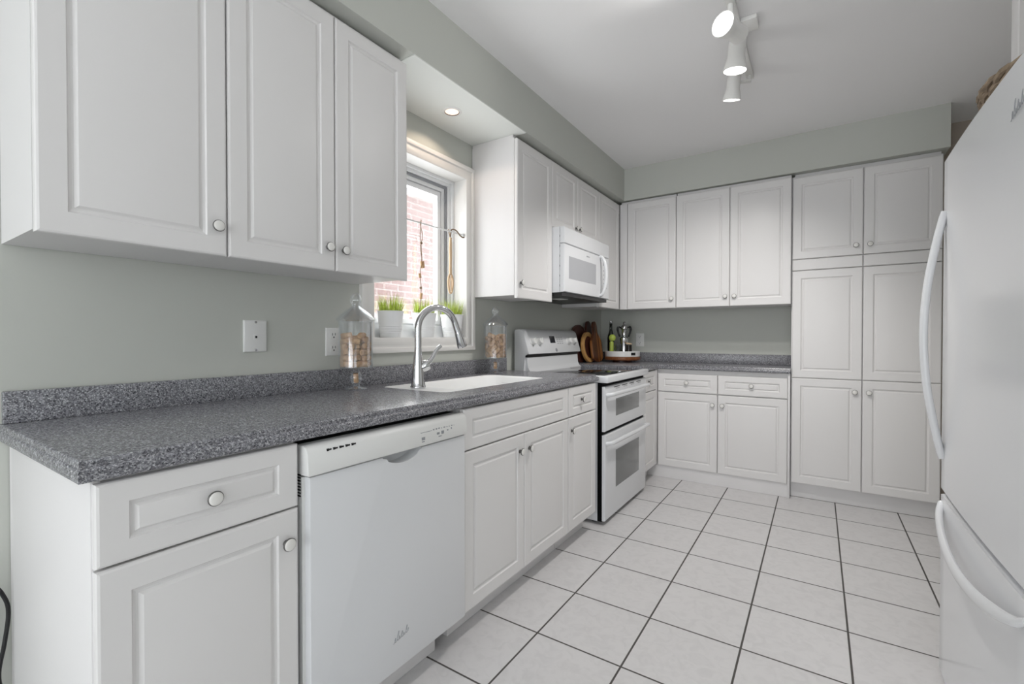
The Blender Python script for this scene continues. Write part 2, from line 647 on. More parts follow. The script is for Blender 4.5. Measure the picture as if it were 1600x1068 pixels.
rect_frame(b, 0.046, 0.066, -0.150, -0.112)
rect_frame(b, 0.066, 0.072, -0.150, -0.126)
rect_frame(b, 0.072, 0.096, -0.150, -0.118)
b.build('sash', M['vinyl'], win)
MB().box(-0.136, WY0 + 0.09, WZ0 + 0.09, -0.132, WY1 - 0.09, WZ1 - 0.09).build('pane', M['pane'], win)

# --- what stands outside that window: the neighbouring brick wall and its eaves
struct(MB().box(-2.9, -4.0, -0.3, -2.6, 5.0, 2.86).build('wall_neighbour', M['brick']))
b = MB()
b.box(-2.9, -4.0, 2.86, -2.56, 5.0, 3.02)
for k in range(5):
    b.box(-2.56 + 0.09 * k, -4.0, 3.02 + 0.006 * (k % 2), -2.47 + 0.09 * k, 5.0, 3.05)
b.box(-2.12, -4.0, 3.0, -2.09, 5.0, 3.17)
struct(b.build('trim_1', M['eave']))

# ------------------------------------------------------------------ cabinets
T = 0.02


def leaf(face, base, u0, v0, u1, v1, parent, name='door', gu=0.050, gv=0.050, groove=0.020, t=T):
    rings = [(0, 0, 0), (0, 0, t - 0.005), (0.002, 0.002, t - 0.0015), (0.006, 0.006, t),
             (gu, gv, t), (gu + 0.15 * groove, gv + 0.15 * groove, t - 0.0045), (gu + 0.42 * groove, gv + 0.42 * groove, t - 0.0068),
             (gu + 0.6 * groove, gv + 0.6 * groove, t - 0.0062), (gu + 0.95 * groove, gv + 0.9 * groove, t - 0.0012), (gu + 1.1 * groove, gv + 1.1 * groove, t - 0.0008)]
    return MB().panel(face, base, u0, v0, u1, v1, rings).build(name, M['cab'], parent, angle=20)


def drawer(face, base, u0, v0, u1, v1, parent, name='drawer'):
    return leaf(face, base, u0, v0, u1, v1, parent, name, gu=0.048, gv=0.040, groove=0.016)


def knob(face, surf, u, v, parent):
    c, ax = {'X': ((surf, u, v), (1, 0, 0)), 'Y': ((u, surf, v), (0, -1, 0))}[face]
    k = MB()
    k.lathe([(0.008, 0), (0.008, 0.002), (0.0048, 0.004), (0.0045, 0.010), (0.010, 0.0125), (0.0152, 0.014), (0.0157, 0.0165), (0.0143, 0.0185)], c, ax, 24)
    k.m = 1
    k.lathe([(0.0140, 0.0175), (0.0138, 0.0190), (0.0125, 0.0203), (0.008, 0.0213), (0.001, 0.0217)], c, ax, 24, cap0=False)
    return k.build('knob', [M['knob_ring'], M['knob']], parent)


FB = 0.602           # back of the doors of the lower run along the window wall
FU = 0.292           # back of the doors of the wall cabinets along the window wall
YL = 0.270           # back of the doors of the lower cabinets along the back wall
YU = 0.266           # back of the doors of the wall cabinets along the back wall
YP = 0.296           # back of the pantry doors
ZD = (0.6835, 0.688, 0.838)     # door top, drawer bottom, drawer top
G = 0.0018


def base_left(label, y0, y1):
    t = thing('base_cabinet', label, 'cabinet', (0.3, (y0 + y1) / 2, 0))
    k = MB()
    k.box(0.003, y0 + 0.0005, 0.105, FB - 0.004, y0 + 0.016, 0.845)
    k.box(0.003, y1 - 0.016, 0.105, FB - 0.004, y1 - 0.0005, 0.845)
    k.box(0.003, y0 + 0.016, 0.105, 0.010, y1 - 0.016, 0.845)
    k.box(0.010, y0 + 0.016, 0.105, FB - 0.004, y1 - 0.016, 0.121)
    k.box(FB - 0.030, y0 + 0.016, 0.825, FB - 0.004, y1 - 0.016, 0.845)
    k.build('carcass', M['cab_side'], t)
    return t


# drawer and door at the open end
t = base_left('white base cabinet with one drawer over one door at the open end of the counter', -3.126, -2.745)
MB().box(0.030, -3.1265, 0.001, FB + 0.004, -3.112, 0.845, 0.001).build('end_panel', M['cab_side'], t)
MB().box(0.45, -3.112, 0.001, 0.542, -2.746, 0.105).build('toe_kick', M['cab_side'], t)
d = drawer('X', FB, -3.124, ZD[1], -2.747, ZD[2], t)
knob('X', FB + T, -2.938, 0.764, d)
d = leaf('X', FB, -3.124, 0.105, -2.747, ZD[0], t)
knob('X', FB + T, -2.779, 0.609, d)

# sink cabinet
t = base_left('white sink base cabinet with a wide false drawer front over two doors', -2.122, -1.296)
MB().box(0.45, -2.121, 0.001, 0.542, -1.297, 0.105).build('toe_kick', M['cab_side'], t)
drawer('X', FB, -2.120, ZD[1], -1.298, ZD[2], t, 'false_drawer_front')
d = leaf('X', FB, -2.120, 0.105, -1.714 - G, ZD[0], t)
knob('X', FB + T, -1.752, 0.613, d)
d = leaf('X', FB, -1.714 + G, 0.105, -1.298, ZD[0], t)
knob('X', FB + T, -1.676, 0.613, d)

# narrow one next to the range
t = base_left('narrow white base cabinet with a small drawer and one door between sink cabinet and range', -1.294, -0.950)
MB().box(0.45, -1.293, 0.001, 0.542, -0.951, 0.105).build('toe_kick', M['cab_side'], t)
d = drawer('X', FB, -1.292, ZD[1], -0.952, ZD[2], t)
knob('X', FB + T, -1.142, 0.765, d)
d = leaf('X', FB, -1.292, 0.105, -0.952, ZD[0], t)
knob('X', FB + T, -1.262, 0.617, d)

# corner unit behind the range
t = base_left('white corner base cabinet with a small drawer beyond the range', -0.098, 0.262)
MB().box(0.45, -0.097, 0.001, 0.542, 0.27, 0.105).build('toe_kick', M['cab_side'], t)
d = drawer('X', FB, -0.096, ZD[1], 0.215, ZD[2], t)
knob('X', FB + T, 0.02, 0.764, d)
leaf('X', FB, -0.096, 0.105, 0.215, ZD[0], t)
MB().box(FB - 0.004, 0.2165, 0.105, FB + T - 0.002, 0.262, 0.845, 0.001).build('corner_filler', M['cab_side'], t)

# two drawers, two doors on the back wall
t = thing('base_cabinet', 'white base cabinet with two drawers over two doors under the back counter', 'cabinet', (1.06, 0.4, 0))
MB().box(0.603, YL + 0.002, 0.096, 1.499, YB - 0.003, 0.845).build('carcass', M['cab_side'], t)
MB().box(1.4985, 0.251, 0.001, 1.512, YB - 0.003, 0.845, 0.001).build('end_panel', M['cab_side'], t)
MB().box(0.543, 0.262, 0.001, 1.498, 0.28, 0.094).build('toe_kick', M['cab_side'], t)
for u0, u1, kd in ((0.626, 1.057 - G, 1.024), (1.057 + G, 1.497, 1.090)):
    d = drawer('Y', YL, u0, 0.674, u1, 0.812, t)
    knob('Y', YL - T, (u0 + u1) / 2, 0.748, d)
    d = leaf('Y', YL, u0, 0.096, u1, 0.668, t)
    knob('Y', YL - T, kd, 0.594, d)

# pantry
t = thing('pantry_cabinet', 'tall white pantry cabinet with three tiers of paired doors beside the fridge', 'cabinet', (1.9, 0.45, 0))
MB().box(1.5145, YP + 0.002, 0.10, 2.277, YB - 0.003, 2.176).build('carcass', M['cab_side'], t)
MB().box(1.5145, 0.325, 0.001, 2.277, 0.35, 0.104).build('toe_kick', M['cab_side'], t)
MB().box(1.53, 0.31, 2.176, 2.27, YB - 0.003, 2.194).build('filler_strip', M['cab_side'], t)
for u0, u1, s in ((1.519, 1.902 - G, 1), (1.902 + G, 2.275, 0)):
    ku = u1 - 0.036 if s else u0 + 0.032
    d = leaf('Y', YP, u0, 0.106, u1, 0.817, t)
    knob('Y', YP - T, ku, 0.742, d)
    leaf('Y', YP, u0, 0.820, u1, 1.537, t)
    MB().panel('Y', YP, u0, 1.541, u1, 1.613, [(0, 0, 0), (0, 0, T - 0.004), (0.004, 0.004, T)]).build('rail', M['cab'], t)
    d = leaf('Y', YP, u0, 1.617, u1, 2.164, t)
    knob('Y', YP - T, ku, 1.677, d)


# wall cabinets
def wall_left(label, y0, y1, z0=1.322, name='wall_cabinet'):
    t = thing(name, label, 'cabinet', (0.15, (y0 + y1) / 2, z0))
    MB().box(0.003, y0 + 0.0005, z0, FU - 0.002, y1 - 0.0005, 2.172).build('carcass', M['cab_side'], t)
    MB().box(0.003, y0 + 0.004, 2.172, FU - 0.012, y1 - 0.004, 2.190).build('filler_strip', M['cab_side'], t)
    return t


UZ0, UZ1 = 1.316, 2.166
t = wall_left('white single-door wall cabinet at the open end above the bare counter', -3.135, -2.758)
d = leaf('X', FU, -3.134, UZ0, -2.758 - G, UZ1, t)
knob('X', FU + T, -2.788, 1.393, d)
t = wall_left('white two-door wall cabinet above the counter and next to the window', -2.758, -2.090)
d = leaf('X', FU, -2.758 + G, UZ0, -2.417 - G, UZ1, t)
knob('X', FU + T, -2.447, 1.392, d)
d = leaf('X', FU, -2.417 + G, UZ0, -2.091, UZ1, t)
knob('X', FU + T, -2.386, 1.389, d)
t = wall_left('white single-door wall cabinet between the window and the microwave', -1.290, -0.896)
d = leaf('X', FU, -1.289, UZ0 - 0.01, -0.896 - G, UZ1, t)
knob('X', FU + T, -1.257, 1.390, d)
t = wall_left('short white two-door wall cabinet above the microwave', -0.894, -0.174, 1.775)
d = leaf('X', FU, -0.893, 1.768, -0.541 - G, UZ1, t)
knob('X', FU + T, -0.569, 1.818, d)
d = leaf('X', FU, -0.541 + G, 1.768, -0.176, UZ1, t)
knob('X', FU + T, -0.512, 1.820, d)
t = wall_left('white wall cabinet in the corner, partly behind the microwave', -0.172, 0.260)
leaf('X', FU, -0.171, UZ0, 0.2455, UZ1, t)


def wall_back(label, x0, x1):
    t = thing('wall_cabinet', label, 'cabinet', ((x0 + x1) / 2, 0.43, 1.32))
    MB().box(x0 + 0.0005, YU + 0.002, 1.320, x1 - 0.0005, YB - 0.003, 2.172).build('carcass', M['cab_side'], t)
    MB().box(x0 + 0.004, YU + 0.012, 2.172, x1 - 0.004, YB - 0.003, 2.190).build('filler_strip', M['cab_side'], t)
    return t


t = wall_back('white single-door wall cabinet on the back wall above the wooden turntable', 0.314, 0.759)
MB().box(0.314, YU - T + 0.003, UZ0, 0.375, YU, UZ1, 0.002).build('corner_filler', M['cab_side'], t)
d = leaf('Y', YU, 0.378, UZ0, 0.759 - G, UZ1, t)
knob('Y', YU - T, 0.729, 1.387, d)
t = wall_back('white two-door wall cabinet on the back wall next to the pantry', 0.759, 1.514)
d = leaf('Y', YU, 0.759 + G, UZ0, 1.134 - G, UZ1, t)
knob('Y', YU - T, 1.106, 1.387, d)
d = leaf('Y', YU, 1.134 + G, UZ0, 1.512, UZ1, t)
knob('Y', YU - T, 1.166, 1.386, d)
t = thing('wall_cabinet', 'white overhead cabinet up at the ceiling above the fridge and basket', 'cabinet', (2.45, -1.78, 1.80))
MB().box(2.165, -2.16, 1.80, 2.775, -1.40, 2.446, 0.001).build('carcass', M['cab_side'], t)
for y0, y1 in ((-2.158, -1.781), (-1.779, -1.402)):
    MB().panel('N', 2.163, y0, 1.802, y1, 2.444, [(0, 0, 0), (0, 0, T - 0.005), (0.005, 0.005, T), (0.05, 0.05, T), (0.056, 0.056, T - 0.004), (0.07, 0.07, T - 0.001)]).build('door', M['cab'], t)

# ------------------------------------------------------------------ worktops
ZT = 0.883
EDGE = [(0.026, 0.846), (0.030, 0.850), (0.0305, 0.861), (0.029, 0.866), (0.025, 0.8695), (0.019, 0.8705), (0.0175, 0.8735), (0.0165, 0.879), (0.013, 0.8822), (0.008, ZT)]


def offset_poly(poly, flags, d):
    n = len(poly)
    out = []
    for i in range(n):
        p = Vector(poly[i])
        for k in (i - 1, i):
            a, c = Vector(poly[k]), Vector(poly[(k + 1) % n])
            e = (c - a).normalized()
            p = p + Vector((e.y, -e.x)) * d * flags[k]
        out.append((p.x, p.y))
    return out


def worktop(name, poly, flags, parent, hole=None):
    b = MB()
    rings = [[(x, y, z) for x, y in offset_poly(poly, flags, d)] for d, z in EDGE]
    b.loops(rings, True, False, False)
    bm = b.bm
    bm.verts.ensure_lookup_table()

    def fill(z, inner):
        es = []
        for e in bm.edges:
            if all(abs(v.co.z - z) < 1e-6 for v in e.verts):
                es.append(e)
        if inner:
            vs = [bm.verts.new((x, y, z)) for x, y in inner]
            for i in range(len(vs)):
                es.append(bm.edges.new((vs[i], vs[(i + 1) % len(vs)])))
        bmesh.ops.triangle_fill(bm, edges=es, use_beauty=True, use_dissolve=False)
    fill(ZT, hole)
    fill(0.846, hole)
    if hole:
        b.loops([[(x, y, 0.846) for x, y in hole], [(x, y, ZT) for x, y in hole]], True, False, False)
        bmesh.ops.remove_doubles(bm, verts=bm.verts, dist=1e-6)
    return b.build(name, M['counter'], parent, angle=50)


DECK = rrect(0.118, -2.065, 0.487, -1.285, 0.045, 6)
t = thing('countertop', 'long speckled grey countertop with stepped edge holding the sink', 'countertop', (0.3, -2.0, 0.846))
worktop('top', [(0.001, -3.1365), (0.600, -3.1365), (0.600, -0.958), (0.001, -0.958)], (0.36, 1, 1, 0), t, DECK)
MB().box(0.001, -3.138, ZT, 0.021, -0.960, 0.962, 0.003).build('backsplash', M['counter'], t)
t = thing('countertop', 'speckled grey corner countertop under the back wall cabinets, beyond the range', 'countertop', (0.6, 0.4, 0.846))
worktop('top', [(0.001, -0.100), (0.600, -0.100), (0.600, 0.265), (1.5135, 0.265), (1.5135, 0.608), (0.001, 0.608)], (0, 1, 1, 0, 0, 0), t)
b = MB().box(0.022, 0.588, ZT, 1.5135, 0.608, 0.960, 0.003)
b.box(0.001, -0.098, ZT, 0.021, 0.608, 0.960, 0.003)
b.build('backsplash', M['counter'], t)

# sink
t = thing('sink', 'white undermounted rectangular sink set into the grey countertop', 'sink', (0.3, -1.68, 0.70))
zs = ZT - 0.001
b = MB()
n = 8
dk = rrect(0.1185, -2.0645, 0.4865, -1.2855, 0.045, n)
rings = [[(x, y, zs - 0.012) for x, y in dk], [(x, y, zs) for x, y in dk]]
for ins, r, z in ((0.0, 0.085, zs), (0.004, 0.083, zs - 0.002), (0.007, 0.08, zs - 0.008), (0.012, 0.078, zs - 0.06), (0.022, 0.07, zs - 0.150), (0.040, 0.06, zs - 0.168), (0.075, 0.04, zs - 0.172)):
    rings.append([(x, y, z) for x, y in rrect(0.135 + ins, -1.945 + ins, 0.470 - ins, -1.302 - ins, r, n)])
b.loops(rings, True, False, True)
b.build('basin', M['porcelain'], t, normals=False, angle=50)
MB().lathe([(0.045, zs - 0.1712), (0.045, zs - 0.1695), (0.036, zs - 0.1695), (0.03, zs - 0.1705)], (0.30, -1.62, 0), n=24).build('drain', M['steel'], t)

# faucet
FX, FY = 0.282, -2.005
t = thing('faucet', 'chrome gooseneck pull-down kitchen faucet with side lever at the sink', 'faucet', (FX, FY, ZT))
b = MB()
b.lathe([(0.031, 0), (0.032, 0.004), (0.031, 0.008), (0.029, 0.011), (0.0275, 0.03), (0.0245, 0.07), (0.020, 0.11), (0.0165, 0.145), (0.0150, 0.160), (0.0150, 0.163)], (FX, FY, ZT), n=28)
b.build('faucet_body', M['chrome'], t)
dx, dy = 0.301, 0.954
pts = []
zarc = ZT + 0.245
rad = 0.092
pts.append((FX, FY, ZT + 0.155))
pts.append((FX, FY, ZT + 0.205))
for k in range(0, 27):
    a = PI - (PI * 0.90) * k / 26
    s = rad * (1 + math.cos(a))
    pts.append((FX + dx * s, FY + dy * s, zarc + rad * math.sin(a)))
MB().tube(pts, 0.0142, 16).build('spout', M['chrome'], t)
e0, e1 = Vector(pts[-2]), Vector(pts[-1])
ax = (Vector((dx, dy, 0)) * 0.34 + Vector((0, 0, -0.94))).normalized()
b = MB()
b.lathe([(0.0146, -0.004), (0.0150, 0.0), (0.0152, 0.040), (0.0160, 0.044), (0.0165, 0.048), (0.0200, 0.085), (0.0215, 0.108), (0.0205, 0.113), (0.014, 0.114)], e1, ax, 24)
b.build('spray_head', M['chrome'], t)
b = MB()
la = Vector((0.42, 0.62, 0.42)).normalized()
c0 = Vector((FX, FY, ZT + 0.075))
b.lathe([(0.014, 0.0), (0.020, 0.018), (0.0235, 0.032), (0.0225, 0.046), (0.015, 0.054)], c0, la, 20)
p1 = c0 + la * 0.040
b.tube(bez([p1, p1 + Vector((0.012, 0.022, 0.030)), p1 + Vector((0.020, 0.040, 0.062)), p1 + Vector((0.028, 0.058, 0.080))], 5), [0.0120] * 4 + [0.0095] * 4 + [0.0080] * 4 + [0.0088] * 4, 12)
b.build('lever_handle', M['chrome'], t)

# ------------------------------------------------------------------ appliances
# dishwasher
y0, y1 = -2.738, -2.128
t = thing('dishwasher', 'white built-in dishwasher with a control strip under the counter', 'dishwasher', (0.3, -2.43, 0))
MB().box(0.03, y0 + 0.008, 0.10, 0.585, y1 - 0.006, 0.828).build('tub', M['dark_gap'], t)
b = MB()
cut = [(y0 + 0.012, 0.112), (y1 - 0.004, 0.112), (y1 - 0.004, 0.752)]
# scooped finger pull in the top edge of the door
pull = [(-2.345 - 0.0095 * k, 0.752 - 0.030 * math.sin(PI * k / 16) ** 0.6) for k in range(17)]
outline = cut + pull + [(y0 + 0.012, 0.752)]
b.prism(outline, 'x', 0.590, 0.636, 0.004)
b.box(0.586, -2.50, 0.715, 0.592, -2.34, 0.756)
door = b.build('door', M['white_enamel'], t, angle=30)
MB().box(0.588, y0 + 0.004, 0.112, 0.615, y0 + 0.013, 0.752).build('side_trim', M['white_plastic'], t)
for k in range(8):
    MB().box(0.598, y0 + 0.0030, 0.703 + 0.0075 * k, 0.611, y0 + 0.0045, 0.7065 + 0.0075 * k).build('vent_slot', M['black'], t)
b = MB().prism([(0.590, 0.756), (0.643, 0.757), (0.645, 0.762), (0.641, 0.812), (0.634, 0.824), (0.622, 0.829), (0.590, 0.829)], 'y', y0 + 0.003, y1 - 0.002, 0.003)
panel_ = b.build('control_panel', M['white_plastic'], t)


def cpx(z):          # front surface of the control panel at height z
    return 0.645 + (z - 0.762) / (0.812 - 0.762) * (-0.004)


for k in range(5):
    yy = -2.683 + 0.0185 * k
    MB().box(cpx(0.812) - 0.002, yy, 0.809, cpx(0.812) + 0.0006, yy + 0.0065, 0.815).box(cpx(0.812) - 0.002, yy + 0.0065, 0.810, cpx(0.812) + 0.0006, yy + 0.0135, 0.814).build('vent_slot', M['black'], panel_)
b = MB()
rnd = random.Random(5)
b.box(cpx(.797) - .002, -2.355, 0.7965, cpx(.797) + 0.0004, -2.305, 0.7980)
for k in range(9):
    yy = -2.300 + 0.0125 * k
    b.box(cpx(.798) - .002, yy, 0.797, cpx(.798) + 0.0004, yy + 0.003 + 0.005 * rnd.random(), 0.7985 + 0.003 * rnd.random())
for yy, zz, w, hh in ((-2.352, 0.774, 0.014, 0.009), (-2.352, 0.768, 0.012, 0.003), (-2.283, 0.780, 0.012, 0.007), (-2.262, 0.779, 0.012, 0.010), (-2.276, 0.772, 0.014, 0.003), (-2.234, 0.785, 0.006, 0.004), (-2.214, 0.787, 0.004, 0.006)):
    b.box(cpx(zz) - .002, yy, zz, cpx(zz) + 0.0004, yy + w, zz + hh)
b.build('control_marks', M['pale_grey'], panel_)


def script_mark(face, surf, u, v, L, parent, name='logo'):
    """a small slanted handwritten-looking badge: loops on a rising line"""
    p = []
    amp = (0.30, 0.62, 0.22, 0.40, 0.20, 0.52, 0.24)
    for k in range(7 * 12):
        q = k / 12
        h_ = amp[int(q)] * L * 0.75 * (0.5 - 0.5 * math.cos(2 * PI * (q % 1)))
        u_ = u + L * q / 7 + 0.05 * L * math.sin(2 * PI * q) + 0.30 * h_
        v_ = v + 0.16 * L * q / 7 + h_
        p.append((surf + 0.0004, u_, v_) if face == 'X' else (surf - 0.0004, u + L - (u_ - u), v_))
    return MB().tube(p, 0.0007, 5).build(name, M['pale_grey'], parent)


script_mark('X', 0.636, -2.462, 0.196, 0.060, door)
MB().box(0.45, y0 + 0.004, 0.001, 0.555, -2.20, 0.100).build('toe_kick', M['cab_side'], t)

# double-oven range
y0, y1 = -0.876, -0.114
t = thing('range', 'white freestanding double-oven electric range with black glass cooktop', 'stove', (0.34, -0.495, 0))
MB().box(0.035, y0 + 0.005, 0.018, 0.598, y1 - 0.005, 0.828, 0.003).build('oven_body', M['white_enamel'], t)
MB().box(0.598, y0 + 0.004, 0.020, 0.626, y1 - 0.004, 0.828).build('door_gasket', M['gap_black'], t)
for xx, yy in ((0.08, y0 + 0.05), (0.08, y1 - 0.05), (0.56, y0 + 0.05), (0.56, y1 - 0.05)):
    MB().lathe([(0.018, 0.0), (0.018, 0.006), (0.010, 0.008), (0.010, 0.02)], (xx, yy, 0), n=12).build('foot', M['black'], t)


def oven_door(z0, z1, wz0, wz1, name):
    d = MB().panel('X', 0.626, y0 + 0.003, z0, y1 - 0.003, z1, [(0, 0, 0), (0, 0, 0.015), (0.003, 0.003, 0.019), (0.007, 0.007, 0.020)]).build(name, M['white_enamel'], t)
    MB().panel('X', 0.640, -0.704, wz0, -0.271, wz1, [(0, 0, 0), (0, 0, 0.0064), (0.001, 0.001, 0.0066)]).build('window', M['oven_glass'], d)
    b = MB()
    hz = z1 - 0.046
    ya, yb = y0 + 0.022, y1 - 0.022
    b.tube(bez([(0.644, ya, hz - 0.006), (0.672, ya + 0.012, hz), (0.678, ya + 0.06, hz + 0.002), (0.682, (ya + yb) / 2, hz + 0.003), (0.678, yb - 0.06, hz + 0.002), (0.672, yb - 0.012, hz), (0.644, yb, hz - 0.006)], 6), 0.0125, 12)
    b.build('handle', M['white_enamel'], d)
    return d


up = oven_door(0.545, 0.806, 0.617, 0.722, 'upper_oven_door')
oven_door(0.026, 0.524, 0.184, 0.410, 'lower_oven_door')
for k in range(4):
    yy = -0.735 + 0.135 * k
    MB().box(0.6455, yy, 0.791, 0.6464, yy + 0.095, 0.7965).build('vent_slot', M['black'], up)
    MB().box(0.6455, yy + 0.03, 0.782, 0.6464, yy + 0.095, 0.7845).build('vent_slot', M['black'], up)
ct = MB().box(0.034, y0, 0.828, 0.664, y1, 0.868, 0.007, 3).build('cooktop', M['white_enamel'], t)
MB().box(0.135, y0 + 0.035, 0.860, 0.628, y1 - 0.035, 0.8696, 0.001).build('glass_top', M['black_glass'], ct)
for bx, by, br in ((0.25, -0.68, 0.075), (0.25, -0.31, 0.095), (0.49, -0.68, 0.105), (0.49, -0.31, 0.075)):
    MB().lathe([(br, 0.8697), (br, 0.8699), (br - 0.002, 0.8699), (br - 0.002, 0.8697)], (bx, by, 0), n=40, cap0=False, cap1=False).build('burner_ring', M['grey_plastic'], ct)
bg = MB().prism([(0.022, 0.866), (0.022, 1.132), (0.030, 1.142), (0.062, 1.145), (0.086, 1.134), (0.096, 1.120), (0.134, 0.992), (0.134, 0.984), (0.100, 0.978), (0.100, 0.866)], 'y', y0 - 0.004, y1 + 0.004, 0.006).build('backguard', M['white_enamel'], t)
MB().box(0.095, y0 + 0.010, 0.962, 0.116, y1 - 0.010, 0.981).build('console_vent', M['black'], bg)
MB().prism([(0.098, 0.866), (0.098, 0.962), (0.114, 0.962), (0.117, 0.900), (0.128, 0.880), (0.150, 0.868)], 'y', y0 + 0.010, y1 - 0.010, 0.002).build('splash_panel', M['white_enamel'], bg)
nrm = Vector((0.128, 0, 0.038)).normalized()


def console(z):
    return 0.096 + (1.120 - z) / 0.128 * 0.038


def on_console(y, z):
    return Vector((console(z), y, z))


for yy in (-0.805, -0.718, -0.287, -0.203):
    k = MB()
    k.lathe([(0.026, 0), (0.026, 0.004), (0.022, 0.008), (0.020, 0.026), (0.017, 0.029)], on_console(yy, 1.062) - nrm * 0.001, nrm, 24)
    q = on_console(yy, 1.062)
    kb = k.build('knob', M['white_plastic'], bg)
    pt = MB()
    pt.tube([q + nrm * 0.028 + Vector((0, 0, -0.018)), q + nrm * 0.0295 + Vector((0, 0.001, 0.018))], 0.0042, 8)
    pt.build('pointer', M['white_plastic'], kb)
b = MB()
pp = [on_console(y, z) for y, z in ((-0.560, 1.052), (-0.488, 1.052), (-0.488, 1.100), (-0.560, 1.100))]
b.loops([[tuple(p - nrm * 0.002) for p in pp], [tuple(p + nrm * 0.0012) for p in pp]])
b.build('display', M['display'], bg)
b = MB()
for i in range(3):
    for j in range(4):
        pp = [on_console(-0.460 + 0.034 * i + a, 1.046 + 0.014 * j + c) for a, c in ((0, 0), (0.022, 0), (0.022, 0.005), (0, 0.005))]
        b.loops([[tuple(p - nrm * 0.002) for p in pp], [tuple(p + nrm * 0.0005) for p in pp]])
b.build('touch_marks', M['pale_grey'], bg)
b = MB().lathe([(0.013, -0.001), (0.013, 0.002), (0.010, 0.003)], on_console(-0.500, 1.003), nrm, 20)
b.build('badge', M['grey_plastic'], bg)

# over-the-range microwave
y0, y1 = -0.891, -0.176
t = thing('microwave', 'white over-the-range microwave with bowed handle above the cooktop', 'microwave', (0.18, -0.53, 1.345))
MB().box(0.003, y0, 1.366, 0.358, y1, 1.764, 0.002).build('housing', M['white_enamel'], t)
b = MB().box(0.003, y0 + 0.004, 1.345, 0.372, y1 - 0.004, 1.366)
bt = b.build('underside', M['black'], t)
MB().box(0.20, -0.700, 1.343, 0.27, -0.60, 1.3452).build('cooktop_light', M['white_plastic'], bt)
for k in range(6):
    MB().box(0.3585, y0 + 0.001, 1.40 + 0.06 * k, 0.3605, y0 + 0.004, 1.412 + 0.06 * k).build('vent_slot', M['black'], t)
RB = [(0, 0, 0), (0, 0, 0.024), (0.003, 0.003, 0.029), (0.008, 0.008, 0.030)]
MB().panel('X', 0.3605, y0 + 0.002, 1.664, y1, 1.762, RB).build('top_grille', M['white_enamel'], t)
d = MB().panel('X', 0.3605, y0 + 0.002, 1.368, -0.330, 1.660, RB).build('door', M['white_enamel'], t)
MB().panel('X', 0.386, -0.830, 1.452, -0.415, 1.590, [(0, 0, 0), (0, 0, 0.0048), (0.002, 0.002, 0.005)]).build('window', M['mw_glass'], d)
b = MB().tube(bez([(0.389, -0.345, 1.384), (0.410, -0.345, 1.394), (0.430, -0.345, 1.450), (0.437, -0.345, 1.525), (0.430, -0.345, 1.60), (0.410, -0.345, 1.645), (0.389, -0.345, 1.655)], 6), 0.0115, 12)
b.build('handle', M['white_enamel'], d)
MB().box(0.3902, -0.570, 1.622, 0.3908, -0.520, 1.629).build('badge', M['pale_grey'], d)
cp = MB().panel('X', 0.3605, -0.326, 1.368, y1, 1.660, RB).build('control_panel', M['white_enamel'], t)
MB().box(0.3902, -0.290, 1.60, 0.3908, -0.215, 1.630).build('display', M['pale_grey'], cp)
for i in range(3):
    for j in range(5):
        MB().box(0.3902, -0.285 + 0.026 * i, 1.44 + 0.03 * j, 0.3906, -0.272 + 0.026 * i, 1.448 + 0.03 * j).build('button', M['pale_grey'], cp)

# fridge
t = thing('refrigerator', 'white bottom-freezer refrigerator with bowed handles and a basket on top', 'fridge', (2.4, -1.765, 0))
FY0, FY1 = -2.142, -1.340
MB().box(2.078, FY0 + 0.006, 0.03, 2.74, FY1 - 0.006, 1.652, 0.006).build('cabinet_shell', M['fridge'], t)
MB().box(2.030, FY0 + 0.012, 0.04, 2.078, FY1 - 0.012, 1.645).build('door_gasket', M['grey_plastic'], t)


def fr_outline():
    pts = [(2.068, FY0), (2.068, FY1)]
    r = 0.018
    for k in range(6):
        a = R(90 + 90 * k / 5)
        pts.append((2.0 + 0.006 + r + r * math.cos(a), FY1 - r + r * math.sin(a)))
    for k in range(1, 12):
        s = k / 12
        pts.append((2.006 - 0.006 * math.sin(PI * s), FY1 - r + (FY0 + 2 * r - FY1) * s))
    for k in range(6):
        a = R(180 + 90 * k / 5)
        pts.append((2.0 + 0.006 + r + r * math.cos(a), FY0 + r + r * math.sin(a)))
    return pts


d1 = MB().prism(fr_outline(), 'z', 0.603, 1.662, 0.006).build('refrigerator_door', M['fridge'], t, angle=45)
d2 = MB().prism(fr_outline(), 'z', 0.014, 0.582, 0.006).build('freezer_drawer', M['fridge'], t, angle=45)


def flat_tube(b, pts, ru, rv, side):
    """bar with an oval section: ru along 'side', rv along the other normal"""
    P = [Vector(p) for p in pts]
    side = Vector(side)
    rings = []
    for i, p in enumerate(P):
        tg = (P[min(i + 1, len(P) - 1)] - P[max(i - 1, 0)]).normalized()
        w = tg.cross(side).normalized()
        f = min(1.0, 0.55 + 0.45 * math.sin(PI * i / (len(P) - 1)) * 2)
        rings.append([tuple(p + side * ru * f * math.cos(2 * PI * k / 14) + w * rv * math.sin(2 * PI * k / 14)) for k in range(14)])
    b.loops(rings)
    return b


